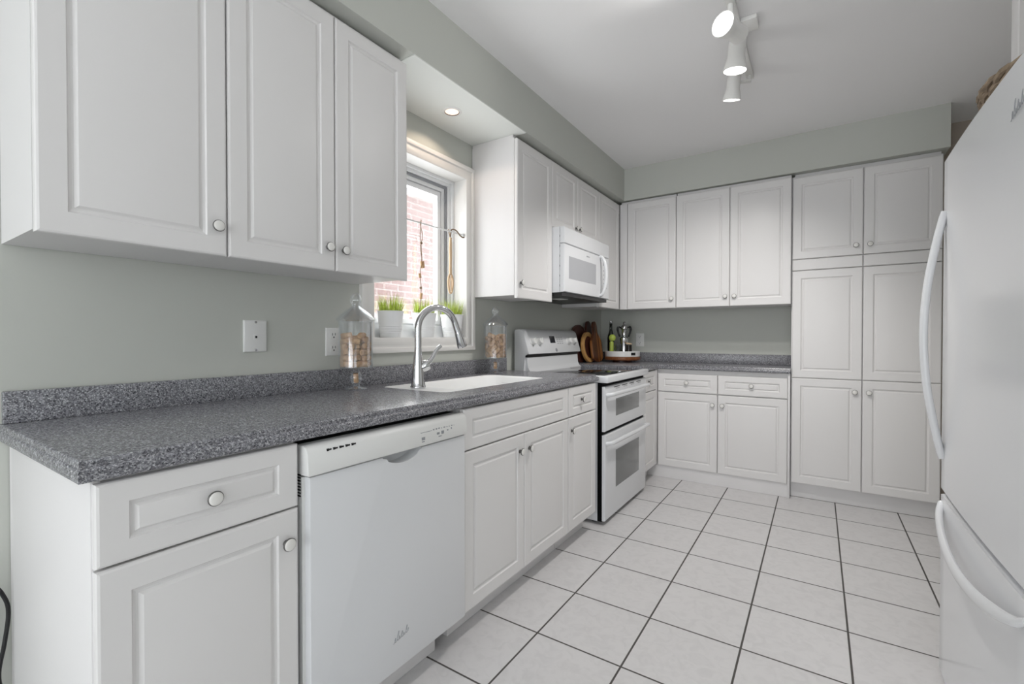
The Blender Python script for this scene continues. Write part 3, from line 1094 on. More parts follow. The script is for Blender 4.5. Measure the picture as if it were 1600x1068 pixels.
hp = bez([(2.004, -1.390, 0.705), (1.996, -1.390, 0.735), (1.978, -1.392, 0.83), (1.961, -1.393, 0.95), (1.953, -1.393, 1.10), (1.961, -1.393, 1.25), (1.978, -1.392, 1.37), (1.996, -1.390, 1.465), (2.004, -1.390, 1.495)], 5)
flat_tube(MB(), hp, 0.016, 0.011, (0, 1, 0)).build('handle', M['fridge'], d1)
hp = [(2.004 - 0.034 * max(0, math.sin(PI * k / 40)) ** 0.6, -1.378 - 0.745 * k / 40, 0.556 - 0.070 * max(0, math.sin(PI * k / 40)) ** 0.6) for k in range(41)]
flat_tube(MB(), hp, 0.017, 0.010, (0, 0, 1)).build('handle', M['fridge'], d2)
script_mark('N', 2.0005, -2.080, 1.545, 0.075, d1)
MB().box(2.10, FY0 + 0.02, 0.002, 2.70, FY1 - 0.02, 0.03).build('kick_grille', M['grey_plastic'], t)

# basket on the fridge
t = thing('wicker_basket', 'brown braided wicker basket lying on top of the fridge', 'basket', (2.27, -1.66, 1.663))
rings = []
b = MB()
BX, BY, BA = 2.262, -1.668, R(9)


def oval(a, rx, ry, z):
    x, y = rx * math.cos(a), ry * math.sin(a)
    ca, sa = math.cos(BA), math.sin(BA)
    return Vector((BX + x * ca - y * sa, BY + x * sa + y * ca, z))


for row in range(5):
    z = 1.682 + 0.0180 * row
    gr = 0.004 * row
    for s in range(2):
        pts = []
        N = 120
        for k in range(N):
            a = 2 * PI * k / N
            ph = 18 * a + PI * s + row
            q = 0.0085
            pts.append(oval(a, 0.205 + gr + q * math.cos(ph), 0.245 + gr + q * math.cos(ph), z + q * math.sin(ph)))
        b.tube(pts, 0.0085, 7, closed=True)
b.build('woven_side', M['wicker'], t, normals=True)
MB().loops([[tuple(oval(2 * PI * k / 40, 0.195, 0.235, z)) for k in range(40)] for z in (1.6635, 1.668)]).build('woven_bottom', M['wicker'], t)

# settled resting poses of the corks in the two jars (x, y, z, rotation)
CORKS = [
    [(-0.0272, 0.026, 0.0117, -1.57, 0.2, -1.77), (0.0141, -0.0439, 0.0117, 1.57, 0.2, 1.88), (-0.046, -0.0065, 0.0117, 1.57, 0.2, 0.12), (0.046, -0.0076, 0.0117, 1.57, 2.55, -0.17), (0.0276, 0.037, 0.0117, -1.57, -0.59, -2.21), (-0.0118, -0.0162, 0.0117, 1.57, 0.2, -2.65), (0.0112, -0.0081, 0.0117, 1.57, -0.2, 0.53), (-0.0233, -0.0447, 0.0214, -0.0, 0.0, -0.43), (0.0173, 0.0204, 0.0251, 1.88, 0.13, 0.71), (-0.018, 0.0435, 0.026, 1.0, -0.3, -0.99), (0.0111, -0.0449, 0.035, 1.57, 0.98, -1.32), (0.0422, 0.0196, 0.035, 1.57, 2.16, 0.42), (0.0192, -0.0186, 0.0359, 0.74, -1.79, -0.5), (-0.0362, 0.0137, 0.0359, 0.34, 0.9, 2.63), (-0.0119, 0.0168, 0.0409, 0.61, 0.6, -3.05), (-0.0424, -0.026, 0.0451, 0.0, 0.11, -0.93), (-0.0178, -0.0231, 0.0481, -0.48, 0.5, -2.44), (0.0211, 0.0195, 0.0487, 2.18, 1.16, 0.85), (0.0025, 0.0486, 0.0524, -0.52, -2.84, 1.01), (0.0034, -0.0149, 0.0563, 1.15, -1.13, 0.53), (-0.0387, 0.0019, 0.0581, 0.23, 2.05, -0.47), (0.0458, 0.0086, 0.0584, -1.57, 0.98, 0.2), (0.0286, -0.0253, 0.0604, -1.63, -0.02, -2.95), (-0.0192, 0.0435, 0.0702, 2.26, -0.16, -1.27), (-0.0007, -0.0496, 0.0705, 2.87, -0.11, 1.21), (-0.0118, -0.0085, 0.0764, 1.89, 1.17, -0.82), (0.0328, 0.0114, 0.0788, 0.92, -1.03, 1.76), (0.0217, 0.0424, 0.0796, -0.25, 0.97, 2.37), (-0.0338, 0.0205, 0.0818, 0.68, 0.12, -2.05), (0.0161, -0.0344, 0.0829, 1.54, 1.21, 1.0), (-0.0371, -0.0329, 0.0886, -3.01, 0.23, -0.33), (-0.0132, 0.0109, 0.0925, 1.98, 1.97, -0.55), (-0.0475, -0.0094, 0.0931, -2.93, -0.37, 1.16), (0.0216, -0.012, 0.0942, 0.19, 0.03, -1.31), (0.043, 0.0209, 0.1015, -0.89, 0.24, -2.5), (-0.003, -0.0378, 0.1044, 2.51, 1.37, 0.21), (0.0339, -0.032, 0.1048, -1.34, 0.66, 2.54), (0.0189, 0.0251, 0.1064, 1.88, 1.07, 0.22), (-0.0299, 0.0393, 0.1066, -0.44, 3.07, -0.76), (-0.0104, -0.0106, 0.1082, 1.37, 2.35, -0.86), (-0.0355, 0.0114, 0.1147, -1.5, 0.05, -1.3), (-0.0084, 0.0389, 0.1164, 0.63, 0.0, -2.71), (-0.0139, -0.0347, 0.1253, -1.23, 1.02, -0.5), (0.0373, -0.0059, 0.126, -1.65, 0.68, -2.35), (-0.033, -0.0187, 0.1261, 1.7, 0.24, -0.68)],
    [(0.0037, 0.0416, 0.0117, 1.57, 1.37, 1.12), (-0.0377, -0.0052, 0.0117, 1.57, 0.98, -1.87), (0.0318, -0.0231, 0.0117, 1.57, 1.77, 0.87), (-0.0333, 0.0182, 0.0117, 1.57, 0.98, 1.26), (0.0308, 0.021, 0.0117, 1.57, 0.2, 2.63), (-0.0029, -0.0101, 0.0117, 1.57, 0.98, -0.08), (-0.0299, -0.0355, 0.0182, 0.48, 1.97, -0.18), (0.0064, -0.0475, 0.0229, -0.01, 2.3, 0.13), (0.0473, -0.0076, 0.0229, 0.84, 0.07, -0.22), (-0.0187, 0.0324, 0.0267, 1.5, 0.19, 1.17), (0.0345, 0.0101, 0.0337, -1.61, 0.15, -0.65), (-0.0123, 0.0037, 0.0342, -1.07, 1.35, -1.16), (0.0151, 0.0436, 0.0348, 1.59, -0.19, 1.24), (-0.0462, 0.006, 0.035, 1.57, 0.2, -0.11), (-0.0033, -0.0205, 0.0354, 1.1, 1.35, 1.03), (0.0336, -0.0341, 0.0407, 2.42, 0.46, -0.32), (-0.0141, -0.0366, 0.0507, 0.91, -2.8, -0.8), (0.0453, 0.0101, 0.0552, 1.25, 2.43, 0.01), (-0.0236, 0.004, 0.0568, 0.77, 1.82, -1.38), (0.0194, -0.0438, 0.0569, -0.81, 0.23, -0.93), (0.0114, 0.0356, 0.0571, 1.71, -0.05, -1.06), (0.019, 0.0017, 0.0573, 1.25, 1.38, 0.19), (-0.0405, 0.0217, 0.0583, -1.47, -0.39, 2.56), (-0.0163, 0.0471, 0.0591, -3.03, 0.16, 0.91), (-0.0387, -0.031, 0.0632, 0.17, 0.27, -0.36), (-0.0107, -0.0098, 0.0711, -0.78, -1.89, -1.77), (0.0463, -0.0061, 0.0758, 0.96, 1.2, 2.44), (0.0167, -0.0211, 0.0785, 2.35, 0.19, -0.88), (0.0081, 0.0372, 0.0803, -1.58, 0.47, 2.6), (0.0282, 0.0247, 0.0806, 1.57, -1.21, -0.54), (-0.0432, 0.0163, 0.0825, 1.68, 2.56, -0.29), (0.0148, -0.045, 0.0851, 0.46, -0.82, 2.86), (-0.0088, 0.0087, 0.0878, 1.0, 0.9, 0.56), (-0.0135, -0.0263, 0.0943, -0.71, 2.2, -1.69), (-0.0222, 0.0416, 0.0993, 0.53, -1.05, -0.09), (0.0374, -0.0053, 0.1003, 1.28, 2.18, 0.53), (-0.0379, -0.005, 0.1048, 1.04, 0.78, -1.08), (0.0049, 0.0235, 0.1061, -1.43, 0.53, 1.77), (0.0039, -0.0203, 0.1091, 0.45, 2.02, -0.46), (-0.0218, -0.0411, 0.1106, -1.74, 0.15, -2.1), (0.0458, 0.0187, 0.1112, -0.33, -0.09, -3.0), (0.0111, 0.0487, 0.1139, 0.15, -3.11, 1.45), (0.03, -0.0221, 0.1155, 1.16, -2.55, 0.83), (-0.0353, 0.0126, 0.1227, -0.49, 1.26, -1.42), (0.0267, 0.0267, 0.127, 1.57, -0.07, -0.33), (0.0068, -0.0466, 0.1279, -1.07, 0.68, 2.04)]]

# ------------------------------------------------------------------ lamps
t = thing('track_light', 'white ceiling track light with three lit spotlight heads', 'lamp', (1.365, -1.2, ZC))
MB().box(1.349, -1.86, 2.425, 1.383, -0.700, ZC - 0.0005, 0.002).build('track', M['lamp_white'], t)
MB().box(1.383, -1.205, 2.430, 1.445, -1.115, ZC - 0.0005, 0.003).build('power_box', M['lamp_white'], t)


def spot_head(face, aim, mount_y, power, L=0.135, r0=0.036, r1=0.050, size=130):
    ax = Vector(aim).normalized()
    f = Vector(face)
    back = f - ax * L
    b = MB()
    b.lathe([(0.006, -0.004), (r0 * 0.75, 0.0), (r0, 0.008), (r0, L * 0.55), (r0 * 1.12, L * 0.68), (r1 * 0.94, L * 0.86), (r1, L * 0.97), (r1, L), (r1 - 0.003, L), (r1 - 0.005, L - 0.008)], back, ax, 32, cap1=False)
    m = Vector((1.366, mount_y, 2.428))
    j = back + ax * 0.045
    b.tube([m, m + Vector((0, 0, -0.028)), j.lerp(m + Vector((0, 0, -0.028)), 0.35), j], [0.011, 0.011, 0.007, 0.007], 10)
    hd = b.build('spotlight_head', M['lamp_white'], t)
    MB().lathe([(r1 - 0.0045, -0.009), (r1 * 0.5, -0.005), (0.002, -0.004)], f, ax, 32, cap0=False).build('lamp_face', M['lamp_face'], hd)
    d = bpy.data.lights.new('spot', 'SPOT')
    d.energy, d.spot_size, d.spot_blend, d.shadow_soft_size = power, R(size), 0.6, 0.045
    d.color = (1.0, 0.975, 0.95)
    o = bpy.data.objects.new('spot', d)
    COL.objects.link(o)
    o.parent = t
    o.location = f + ax * 0.012 - Vector(t['_o'])
    o.rotation_euler = ax.to_track_quat('-Z', 'Y').to_euler()


spot_head((1.352, -1.445, 2.300), (-0.36, -0.92, -0.04), -1.35, 4, r0=0.034, r1=0.046, size=150)
spot_head((1.345, -1.075, 2.298), (-0.10, 0.10, -0.99), -1.02, 34)
spot_head((1.290, -0.790, 2.302), (-0.16, 0.26, -0.95), -0.74, 28, L=0.120, r0=0.032, r1=0.043)

t = thing('recessed_light', 'round recessed downlight glowing warm in the soffit over the window', 'lamp', (0.172, -1.662, ZS))
MB().lathe([(0.036, ZS - 0.0042), (0.036, ZS - 0.0075), (0.046, ZS - 0.0065), (0.050, ZS - 0.0042)], (0.172, -1.662, 0), n=36, cap0=False, cap1=False).build('trim_ring', M['lamp_white'], t)
MB().lathe([(0.0335, ZS - 0.0043), (0.020, ZS - 0.0062), (0.002, ZS - 0.0068)], (0.172, -1.662, 0), n=32, cap0=False).build('bulb_face', M['pot_face'], t)
MB().lathe([(0.0336, ZS - 0.0042), (0.0340, ZS - 0.0066), (0.0362, ZS - 0.0072), (0.0364, ZS - 0.0042)], (0.172, -1.662, 0), n=36, cap0=False, cap1=False).build('inner_rim', M['pot_rim'], t)
d = bpy.data.lights.new('warm_spot', 'SPOT')
d.energy, d.spot_size, d.spot_blend, d.shadow_soft_size, d.color = 2.6, R(144), 0.2, 0.03, (1.0, 0.80, 0.64)
o = bpy.data.objects.new('warm_spot', d)
COL.objects.link(o)
o.parent = t
o.location = (0, 0, -0.012)

# ------------------------------------------------------------------ wall plates


def outlet(label, face, surf, u, v):
    loc = (surf, u, v) if face == 'X' else (u, surf, v)
    t = thing('wall_outlet', label, 'outlet', loc)
    MB().panel(face, surf, u - 0.035, v - 0.057, u + 0.035, v + 0.057, [(0, 0, 0.0003), (0, 0, 0.003), (0.002, 0.002, 0.005), (0.004, 0.004, 0.0055)]).build('cover_plate', M['white_plastic'], t)
    sg = 1 if face == 'X' else -1
    for dz in (-0.0265, 0.0265):
        so = MB().panel(face, surf + sg * 0.0055, u - 0.0165, v + dz - 0.0145, u + 0.0165, v + dz + 0.0145, [(0, 0, -0.001), (0, 0, 0.0016), (0.003, 0.003, 0.002)]).build('socket', M['white_plastic'], t)
        for du, w, z0, z1 in ((-0.0075, 0.0025, -0.001, 0.009), (0.0055, 0.0025, 0.0, 0.009), (-0.0025, 0.005, -0.0105, -0.005)):
            MB().panel(face, surf + sg * 0.0074, u + du, v + dz + z0, u + du + w, v + dz + z1, [(0, 0, -0.001), (0, 0, 0.0004)]).build('slot', M['black'], so)
    return t


outlet('white double wall outlet beside the phone jack and a cork jar, by the window', 'X', 0.0, -2.209, 1.075)
outlet('white double wall outlet on the back wall beside the turntable', 'Y', YB, 0.366, 1.068)
t = thing('phone_jack', 'white phone jack plate on the bare wall above the long counter', 'wall plate', (0, -2.526, 1.098))
pl = MB().panel('X', 0.0, -2.566, 1.042, -2.486, 1.154, [(0, 0, 0.0003), (0, 0, 0.005), (0.003, 0.003, 0.008), (0.005, 0.005, 0.0085)]).build('cover_plate', M['white_plastic'], t)
MB().panel('X', 0.0085, -2.5335, 1.087, -2.5185, 1.105, [(0, 0, -0.001), (0, 0, 0.0022), (0.002, 0.002, 0.0026)]).build('jack', M['white_plastic'], pl)
MB().panel('X', 0.0110, -2.5295, 1.091, -2.5225, 1.099, [(0, 0, -0.001), (0, 0, 0.0006)]).build('jack_opening', M['black'], pl)
for z in (1.147, 1.049):
    MB().lathe([(0.0045, 0), (0.004, 0.0012), (0.002, 0.0014)], (0.0085, -2.526, z), (1, 0, 0), 14).build('screw', M['steel'], pl)

# ------------------------------------------------------------------ window decorations
t = thing('tension_rod', 'thin white rod spanning the window recess', 'rod', (0, -1.68, 1.668))
MB().tube([(-0.006, -2.0046, 1.668), (-0.006, -1.3555, 1.668)], 0.0045, 12).build('rod', M['vinyl'], t)
MB().lathe([(0.009, 0), (0.009, 0.010), (0.006, 0.012)], (-0.006, -1.3554, 1.668), (0, -1, 0), 14).build('end_cap', M['steel'], t)
MB().lathe([(0.009, 0), (0.009, 0.010), (0.006, 0.012)], (-0.006, -2.0046, 1.668), (0, 1, 0), 14).build('end_cap', M['steel'], t)
b = MB()
b.tube(bez([(-0.006, -1.470, 1.640), (-0.006, -1.466, 1.664), (-0.005, -1.462, 1.678), (-0.002, -1.445, 1.683), (0.003, -1.425, 1.676), (0.006, -1.405, 1.658), (0.008, -1.385, 1.650), (0.010, -1.372, 1.651)], 6), 0.0035, 8)
tag(b.build('hook', M['bronze'], origin=(-0.006, -1.47, 1.66)), 'bronze curved hook hung over the white window rod', 'hook', kind='thing')

# wooden slotted spoon
sy = -1.478
t = thing('wooden_spoon', 'pale wooden slotted spoon hanging from the window rod', 'spoon', (0.002, sy, 1.64))
b = MB()
b.tube(bez([(0.002, sy, 1.632), (0.002, sy - 0.001, 1.58), (0.002, sy - 0.001, 1.50), (0.002, sy - 0.001, 1.435)], 5), [0.0075] * 3 + [0.0095] * 7 + [0.0085] * 6, 10)
ring = [(0.002, sy + 0.0195 * math.sin(a) * (1.0 + 0.12 * math.cos(a)), 1.383 + 0.052 * math.cos(a)) for a in [2 * PI * k / 28 for k in range(28)]]
b.tube(ring, 0.0048, 8, closed=True)
for dy_ in (-0.0065, 0.0065):
    b.tube([(0.002, sy + dy_, 1.343), (0.002, sy + dy_, 1.425)], 0.003, 8)
b.build('spoon_body', M['spoon'], t)
MB().tube(bez([(0.002, sy - 0.004, 1.625), (-0.006, sy - 0.003, 1.674), (-0.014, sy, 1.668), (0.000, sy + 0.004, 1.625)], 6), 0.0016, 6).build('hanging_loop', M['twine'], t)

# string of corks
cy_ = -1.702
t = thing('cork_garland', 'string of corks on twine hanging from the window rod', 'garland', (0.0, cy_, 1.66))
b = MB()
b.tube(bez([(-0.006, cy_ + 0.004, 1.660), (-0.006, cy_ + 0.006, 1.675), (0.0, cy_ + 0.004, 1.676), (0.0, cy_ - 0.004, 1.60), (0.001, cy_ + 0.004, 1.54), (0.0, cy_ + 0.006, 1.475), (0.0, cy_ - 0.002, 1.43), (0.0, cy_ - 0.004, 1.385), (0.0, cy_ + 0.002, 1.35), (0.0, cy_, 1.29), (0.0, cy_ - 0.004, 1.25), (0.0, cy_ - 0.010, 1.232)], 6), 0.0018, 6)
b.tube(bez([(-0.006, cy_ + 0.002, 1.668), (0.002, cy_ + 0.010, 1.60), (0.002, cy_ - 0.004, 1.545), (0.002, cy_ + 0.008, 1.48)], 6), 0.0018, 6)
b.lathe([(0.003, 0), (0.007, 0.004), (0.006, 0.010), (0.002, 0.013)], (0.001, cy_ + 0.003, 1.560), n=10)
b.lathe([(0.003, 0), (0.007, 0.004), (0.006, 0.010), (0.002, 0.013)], (0.0, cy_, 1.335), n=10)
b.build('twine', M['twine'], t)
for z, dy_, L, tilt in ((1.442, 0.012, 0.034, 6), (1.390, -0.006, 0.024, 12), (1.285, 0.002, 0.030, -8)):
    b = MB()
    r = 0.0105 if L > 0.03 else 0.007
    b.lathe([(r - 0.001, 0), (r, 0.001), (r, L - 0.001), (r - 0.001, L)], (0, 0, -L / 2), n=16)
    b.xform(Matrix.Translation((0.0, cy_ + dy_, z + L / 2)) @ Matrix.Rotation(R(tilt), 4, 'X'))
    b.build('cork', M['cork'], t)

# three pots of grass on the sill
PX = -0.036


def grass_pot(label, y, seed, hgt):
    t = thing('potted_grass', label, 'plant', (PX, y, WZ0), 'grass pots on the window sill')
    prof = [(0.046, 0.0), (0.0475, 0.003)]
    for k in range(4):
        z = 0.018 + 0.011 * k
        r = 0.0475 + 0.0155 * z / 0.125
        prof += [(r, z), (r + 0.0012, z + 0.003), (r, z + 0.006)]
    prof += [(0.0620, 0.121), (0.0640, 0.1225), (0.0640, 0.125), (0.0615, 0.1255), (0.0600, 0.118), (0.058, 0.110)]
    MB().lathe(prof, (PX, y, WZ0 + 0.0005), n=36, cap1=False).build('pot', M['pot'], t)
    MB().lathe([(0.0585, 0.108), (0.058, 0.113), (0.03, 0.117), (0.001, 0.118)], (PX, y, WZ0), n=24).build('soil', M['soil'], t)
    rn = random.Random(seed)
    b = MB()
    for k in range(260):
        a, q = rn.uniform(0, 2 * PI), 0.054 * math.sqrt(rn.random())
        x0, y0_ = PX + q * math.cos(a), y + q * math.sin(a)
        lean = q / 0.054 * 0.024 * rn.uniform(0.3, 1.2) + rn.uniform(0, 0.006)
        hh = hgt * rn.uniform(0.45, 1.18)
        w = rn.uniform(0.0012, 0.0022)
        ta = rn.uniform(0, PI)
        tx, ty = w * math.cos(ta), w * math.sin(ta)
        da = a + rn.uniform(-0.5, 0.5)
        V, F = [], []
        for i in range(4):
            s = i / 3
            cx = x0 + lean * s * s * math.cos(da)
            cy = y0_ + lean * s * s * math.sin(da)
            cz = WZ0 + 0.113 + hh * s
            f = 1 - 0.92 * s
            V += [(cx - tx * f, cy - ty * f, cz), (cx + tx * f, cy + ty * f, cz)]
        F = [(0, 1, 3, 2), (2, 3, 5, 4), (4, 5, 7, 6)]
        b._add(V, F)
    g = b.build('grass', M['grass'], t, normals=False)
    g['kind'] = 'stuff'


grass_pot('white pot of green grass on the sill, nearest the wall outlet', -1.868, 1, 0.086)
grass_pot('white pot of grass on the sill, the middle pot under the cork string', -1.640, 2, 0.086)
grass_pot('white pot of grass on the sill, behind the faucet spray head', -1.424, 3, 0.088)

# ------------------------------------------------------------------ cork jars
JAR = [(0.046, 0.0), (0.047, 0.003), (0.040, 0.007), (0.016, 0.013), (0.014, 0.020), (0.021, 0.030), (0.0245, 0.045), (0.021, 0.062), (0.012, 0.074), (0.014, 0.079), (0.040, 0.084), (0.062, 0.086), (0.0665, 0.090), (0.0665, 0.268), (0.070, 0.276)]
LID = [(0.076, 0.2775), (0.0765, 0.281), (0.072, 0.288), (0.058, 0.303), (0.040, 0.318), (0.026, 0.328), (0.018, 0.334), (0.013, 0.338)]
KNB = [(0.012, 0.338), (0.0175, 0.343), (0.0225, 0.354), (0.0230, 0.362), (0.0200, 0.373), (0.013, 0.383), (0.006, 0.389), (0.001, 0.391)]
cork_me = None


def cork_mesh():
    global cork_me
    if cork_me is None:
        o = MB().lathe([(0.0104, 0), (0.0115, 0.0012), (0.0115, 0.0408), (0.0104, 0.042)], (0, 0, -0.021), n=18).build('wine_cork', M['cork'])
        cork_me = o.data
        bpy.data.objects.remove(o)
    return cork_me


def jar(label, x, y, corks, cork_label, group, stem_label):
    t = thing('glass_jar', label, 'jar', (x, y, ZT), 'apothecary jars of corks')
    c = (x, y, ZT + 0.0005)
    inner = [(0.066, 0.274), (0.0635, 0.266), (0.0635, 0.093), (0.060, 0.0895), (0.001, 0.0890)]
    MB().lathe(JAR + inner, c, n=40, cap0=True, cap1=False).build('jar_body', M['glass'], t)
    lid_in = [(0.011, 0.333), (0.024, 0.324), (0.039, 0.313), (0.056, 0.299), (0.069, 0.2855), (0.072, 0.2780), (0.076, 0.2775)]
    ld = MB().lathe(LID + lid_in, c, n=40, cap0=False, cap1=False).build('lid', M['glass'], t)
    MB().lathe(KNB, c, n=24, cap0=False).build('finial', M['glass'], ld)
    for p in corks:
        o = bpy.data.objects.new('wine_cork', cork_mesh())
        COL.objects.link(o)
        o.location = (x + p[0], y + p[1], ZT + 0.0915 + p[2])
        o.rotation_euler = p[3:]
        tag(o, cork_label, 'cork', group, 'thing')
    o = bpy.data.objects.new('wine_cork', cork_mesh())
    COL.objects.link(o)
    o.location = (x, y, ZT + 0.046)
    o.rotation_euler = (R(8), R(6), 0)
    o.scale = (0.85, 0.85, 0.9)
    tag(o, stem_label, 'cork', None, 'thing')


jar('tall lidded glass jar of wine corks beside the wall outlet', 0.104, -2.176, CORKS[0],
    'wine cork piled in the body of the glass jar beside the wall outlet', 'corks in the jar beside the outlet',
    'single wine cork in the stem of the jar beside the outlet')
jar('tall lidded glass jar of wine corks between the sink and the range', 0.104, -1.204, CORKS[1],
    'wine cork piled in the body of the glass jar near the range', 'corks in the jar near the range',
    'single wine cork in the stem of the jar near the range')

# ------------------------------------------------------------------ corner: boards and turntable


def leaning(b, y, deg_y, twist=0.0, foot=0.05):
    """stand a board authored in the (y, z) plane at x=0 against the left wall"""
    return b.xform(Matrix.Translation((foot, y, ZT + 0.001)) @ Matrix.Rotation(R(twist), 4, 'Z') @ Matrix.Rotation(R(deg_y), 4, 'Y'))


def board_poly(w, hbody, hw, htot, n=14):
    """paddle outline, round-ended body and handle; y across, z up from 0"""
    p = []
    for k in range(n + 1):
        a = PI + PI * k / n
        p.append((w / 2 * math.cos(a), 0.055 + 0.055 * math.sin(a)))
    zs_ = hbody
    p += [(w / 2, hbody * 0.62), (w * 0.44, hbody * 0.82), (hw * 0.75, hbody * 0.97), (hw / 2, hbody * 1.06)]
    for k in range(n + 1):
        a = PI * k / n
        p.append((hw / 2 * math.cos(a), htot - hw / 2 + hw / 2 * math.sin(a)))
    p += [(-hw / 2, hbody * 1.06), (-hw * 0.75, hbody * 0.97), (-w * 0.44, hbody * 0.82), (-w / 2, hbody * 0.62)]
    return p


def disc_poly(r, cz, n=36):
    return [(r * math.cos(2 * PI * k / n), cz + r * math.sin(2 * PI * k / n)) for k in range(n)]


b = MB().prism(disc_poly(0.155, 0.155), 'x', 0, 0.018, 0.003)
leaning(b, 0.085, -6, 0, 0.040)
tag(b.build('cutting_board', M['dark_wood'], origin=(0.04, 0.085, ZT)), 'dark round wooden cutting board leaning at the back, next to the range', 'cutting board', kind='thing')
b = MB().prism(board_poly(0.24, 0.24, 0.10, 0.345), 'x', 0, 0.016, 0.003)
leaning(b, 0.245, -6, 0, 0.060)
tag(b.build('cutting_board', M['dark_wood'], origin=(0.06, 0.245, ZT)), 'dark wooden cutting board with wide handle behind the striped board', 'cutting board', kind='thing')
b = MB()
n = 40
o_, i_ = disc_poly(0.125, 0.125, n), disc_poly(0.092, 0.125, n)
b.loops([[(x, p[0], p[1]) for p in q] for x, q in ((0.0, o_), (0.018, o_), (0.020, [(a * 0.99, 0.125 + (c - 0.125) * 0.99) for a, c in o_]), (0.020, i_), (0.012, i_))], True, True, False)
b.m = 1
b.loops([[(0.0122, p[0], p[1]) for p in i_], [(0.0120, p[0] * 0.2, 0.125 + (p[1] - 0.125) * 0.2) for p in i_]], True, False, True)
leaning(b, 0.150, -7, 0, 0.088)
tag(b.build('cutting_board', [M['light_wood'], M['dark_wood']], origin=(0.086, 0.165, ZT)), 'round wooden board with pale rim and dark centre beside the range', 'cutting board', kind='thing')
b = MB().prism(board_poly(0.215, 0.225, 0.070, 0.340), 'x', 0, 0.020, 0.003)
leaning(b, 0.235, -7, 0, 0.1215)
tag(b.build('cutting_board', M['acacia'], origin=(0.1215, 0.235, ZT)), 'long striped brown paddle cutting board leaning in front of the others', 'cutting board', kind='thing')

TX, TY = 0.285, 0.395
t = thing('turntable', 'round wooden turntable carrying the white tray in the counter corner', 'turntable', (TX, TY, ZT))
MB().lathe([(0.085, 0.0005), (0.085, 0.014), (0.075, 0.016)], (TX, TY, ZT), n=36).build('base', M['dark_wood'], t)
MB().lathe([(0.10, 0.0165), (0.142, 0.018), (0.147, 0.024), (0.147, 0.042), (0.143, 0.046)], (TX, TY, ZT), n=48).build('top', M['turn_wood'], t)
TZ = ZT + 0.0465
t = thing('tray', 'round white tray with a dark label on its rim, set on the turntable', 'tray', (TX, TY, TZ))
MB().lathe([(0.140, 0.0), (0.143, 0.003), (0.143, 0.044), (0.141, 0.046), (0.138, 0.044), (0.138, 0.006), (0.10, 0.005), (0.001, 0.005)], (TX, TY, TZ), n=48, cap1=False).build('tray_body', M['white_plastic'], t)
b = MB()
for a0, a1, z0, z1 in ((-0.72, -0.42, 0.013, 0.036),):
    N = 8
    rr = [[(TX + rr_ * math.cos(a0 + (a1 - a0) * k / N), TY + rr_ * math.sin(a0 + (a1 - a0) * k / N), TZ + z) for k in range(N + 1)] for rr_, z in ((0.1432, z0), (0.1445, z0 + 0.001), (0.1445, z1 - 0.001), (0.1432, z1))]
    b.loops(rr, False, False, False)
b.build('label_plate', M['black'], t)
TB = TZ + 0.0062
t = thing('bottle', 'tall dark glass bottle standing in the white tray by the boards', 'bottle', (0.178, 0.405, TB))
MB().lathe([(0.026, 0), (0.029, 0.003), (0.0295, 0.150), (0.026, 0.172), (0.016, 0.200), (0.0125, 0.222), (0.0120, 0.262), (0.0135, 0.264), (0.0135, 0.272), (0.011, 0.274)], (0.178, 0.405, TB), n=28).build('bottle_body', M['bottle'], t)
MB().lathe([(0.0112, 0.2742), (0.0125, 0.276), (0.0125, 0.292), (0.010, 0.294)], (0.178, 0.405, TB), n=20).build('cap', M['steel'], t)
t = thing('green_bottle', 'slim lime green bottle with a round green stopper in the white tray', 'bottle', (0.214, 0.330, TB))
MB().lathe([(0.015, 0), (0.017, 0.003), (0.017, 0.110), (0.011, 0.122)], (0.214, 0.330, TB), n=20).build('bottle_body', M['lime'], t)
MB().lathe([(0.008, 0.1225), (0.022, 0.130), (0.029, 0.147), (0.027, 0.163), (0.015, 0.177), (0.002, 0.180)], (0.220, 0.330, TB), n=24).build('stopper', M['lime'], t)
t = thing('tumbler', 'grey glass tumbler standing between the green bottle and the chrome pot', 'glass', (0.258, 0.352, TB))
MB().lathe([(0.020, 0), (0.022, 0.003), (0.026, 0.095), (0.0245, 0.095), (0.020, 0.006), (0.001, 0.006)], (0.258, 0.352, TB), n=24, cap1=False).build('glass_body', M['smoke_glass'], t)
t = thing('coffee_pot', 'tall chrome pot with knob top and two black side handles in the tray', 'pot', (0.296, 0.405, TB))
c = (0.296, 0.405, TB)
MB().lathe([(0.034, 0), (0.036, 0.004), (0.035, 0.010), (0.033, 0.120), (0.036, 0.132), (0.035, 0.150), (0.022, 0.162), (0.020, 0.172), (0.021, 0.215), (0.030, 0.228)], c, n=10).build('pot_body', M['chrome'], t)
MB().lathe([(0.031, 0.2285), (0.032, 0.234), (0.026, 0.250), (0.012, 0.260), (0.006, 0.264), (0.009, 0.270), (0.011, 0.278), (0.006, 0.286), (0.001, 0.287)], c, n=24).build('lid', M['chrome'], t)
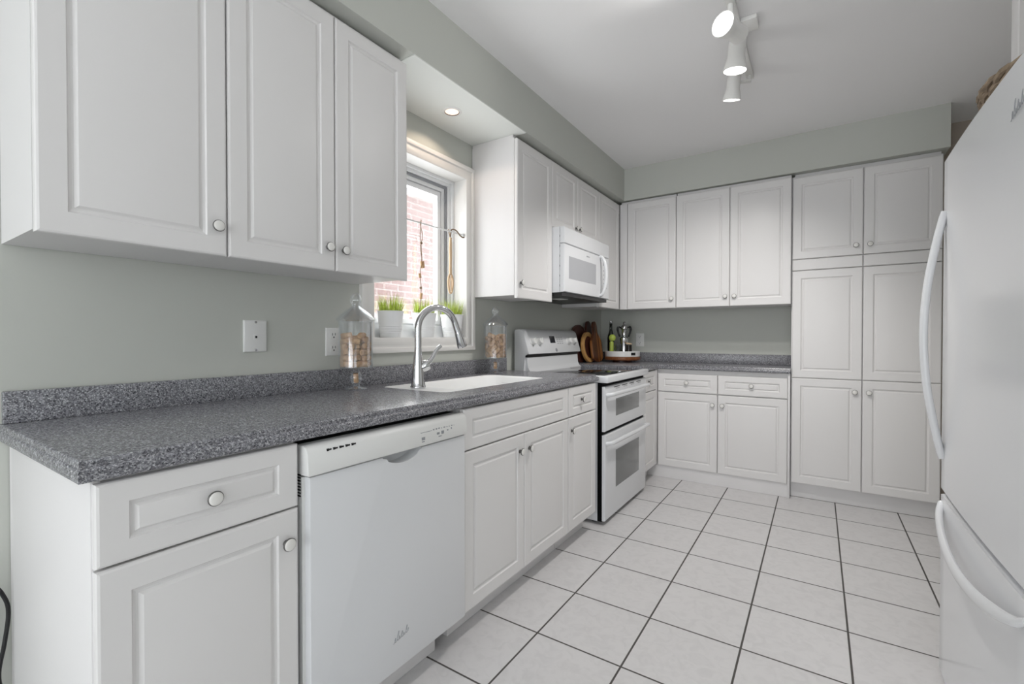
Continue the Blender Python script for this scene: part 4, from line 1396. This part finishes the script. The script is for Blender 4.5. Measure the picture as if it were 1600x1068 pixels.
for s in (-1, 1):
    q = Vector((0.834 * s, 0.551 * s, 0))
    C_ = Vector(c)
    MB().tube(bez([C_ + q * 0.028 + Vector((0, 0, 0.236)), C_ + q * 0.046 + Vector((0, 0, 0.243)), C_ + q * 0.055 + Vector((0, 0, 0.225)), C_ + q * 0.048 + Vector((0, 0, 0.190)), C_ + q * 0.036 + Vector((0, 0, 0.160))], 5), [0.006] * 5 + [0.0095] * 8 + [0.008] * 8, 10).build('handle', M['black'], t)
t = thing('spice_jar', 'small dark jar with a pale tilted lid at the edge of the tray', 'jar', (0.352, 0.362, TB))
MB().lathe([(0.022, 0), (0.025, 0.003), (0.0255, 0.088), (0.024, 0.092)], (0.352, 0.362, TB), n=24).build('jar_body', M['dark_jar'], t)
b = MB().lathe([(0.026, 0), (0.027, 0.002), (0.027, 0.009), (0.024, 0.011)], (0, 0, 0), n=24)
b.xform(Matrix.Translation((0.350, 0.360, TB + 0.097)) @ Matrix.Rotation(R(9), 4, Vector((-0.551, 0.834, 0))))
b.build('lid', M['spoon'], t)

# ------------------------------------------------------------------ loose cord at the open end of the run
b = MB()
b.tube(bez([(0.004, -3.30, 0.60), (0.030, -3.24, 0.585), (0.030, -3.165, 0.510), (0.030, -3.142, 0.468), (0.030, -3.135, 0.425), (0.030, -3.142, 0.355), (0.030, -3.152, 0.285), (0.030, -3.148, 0.20), (0.030, -3.17, 0.06), (0.05, -3.22, 0.006), (0.08, -3.30, 0.006)], 7), 0.0042, 8)
b.tube(bez([(0.004, -3.34, 0.62), (0.022, -3.26, 0.56), (0.022, -3.175, 0.46), (0.022, -3.158, 0.41), (0.022, -3.160, 0.35), (0.022, -3.175, 0.29), (0.03, -3.22, 0.12), (0.04, -3.28, 0.006), (0.08, -3.36, 0.006)], 7), 0.0042, 8)
tag(b.build('power_cord', M['cord'], origin=(0.03, -3.2, 0.3)), 'loose black cord hanging along the wall beside the end cabinet', 'cord', kind='thing')

for o in bpy.data.objects:
    if '_o' in o:
        del o['_o']
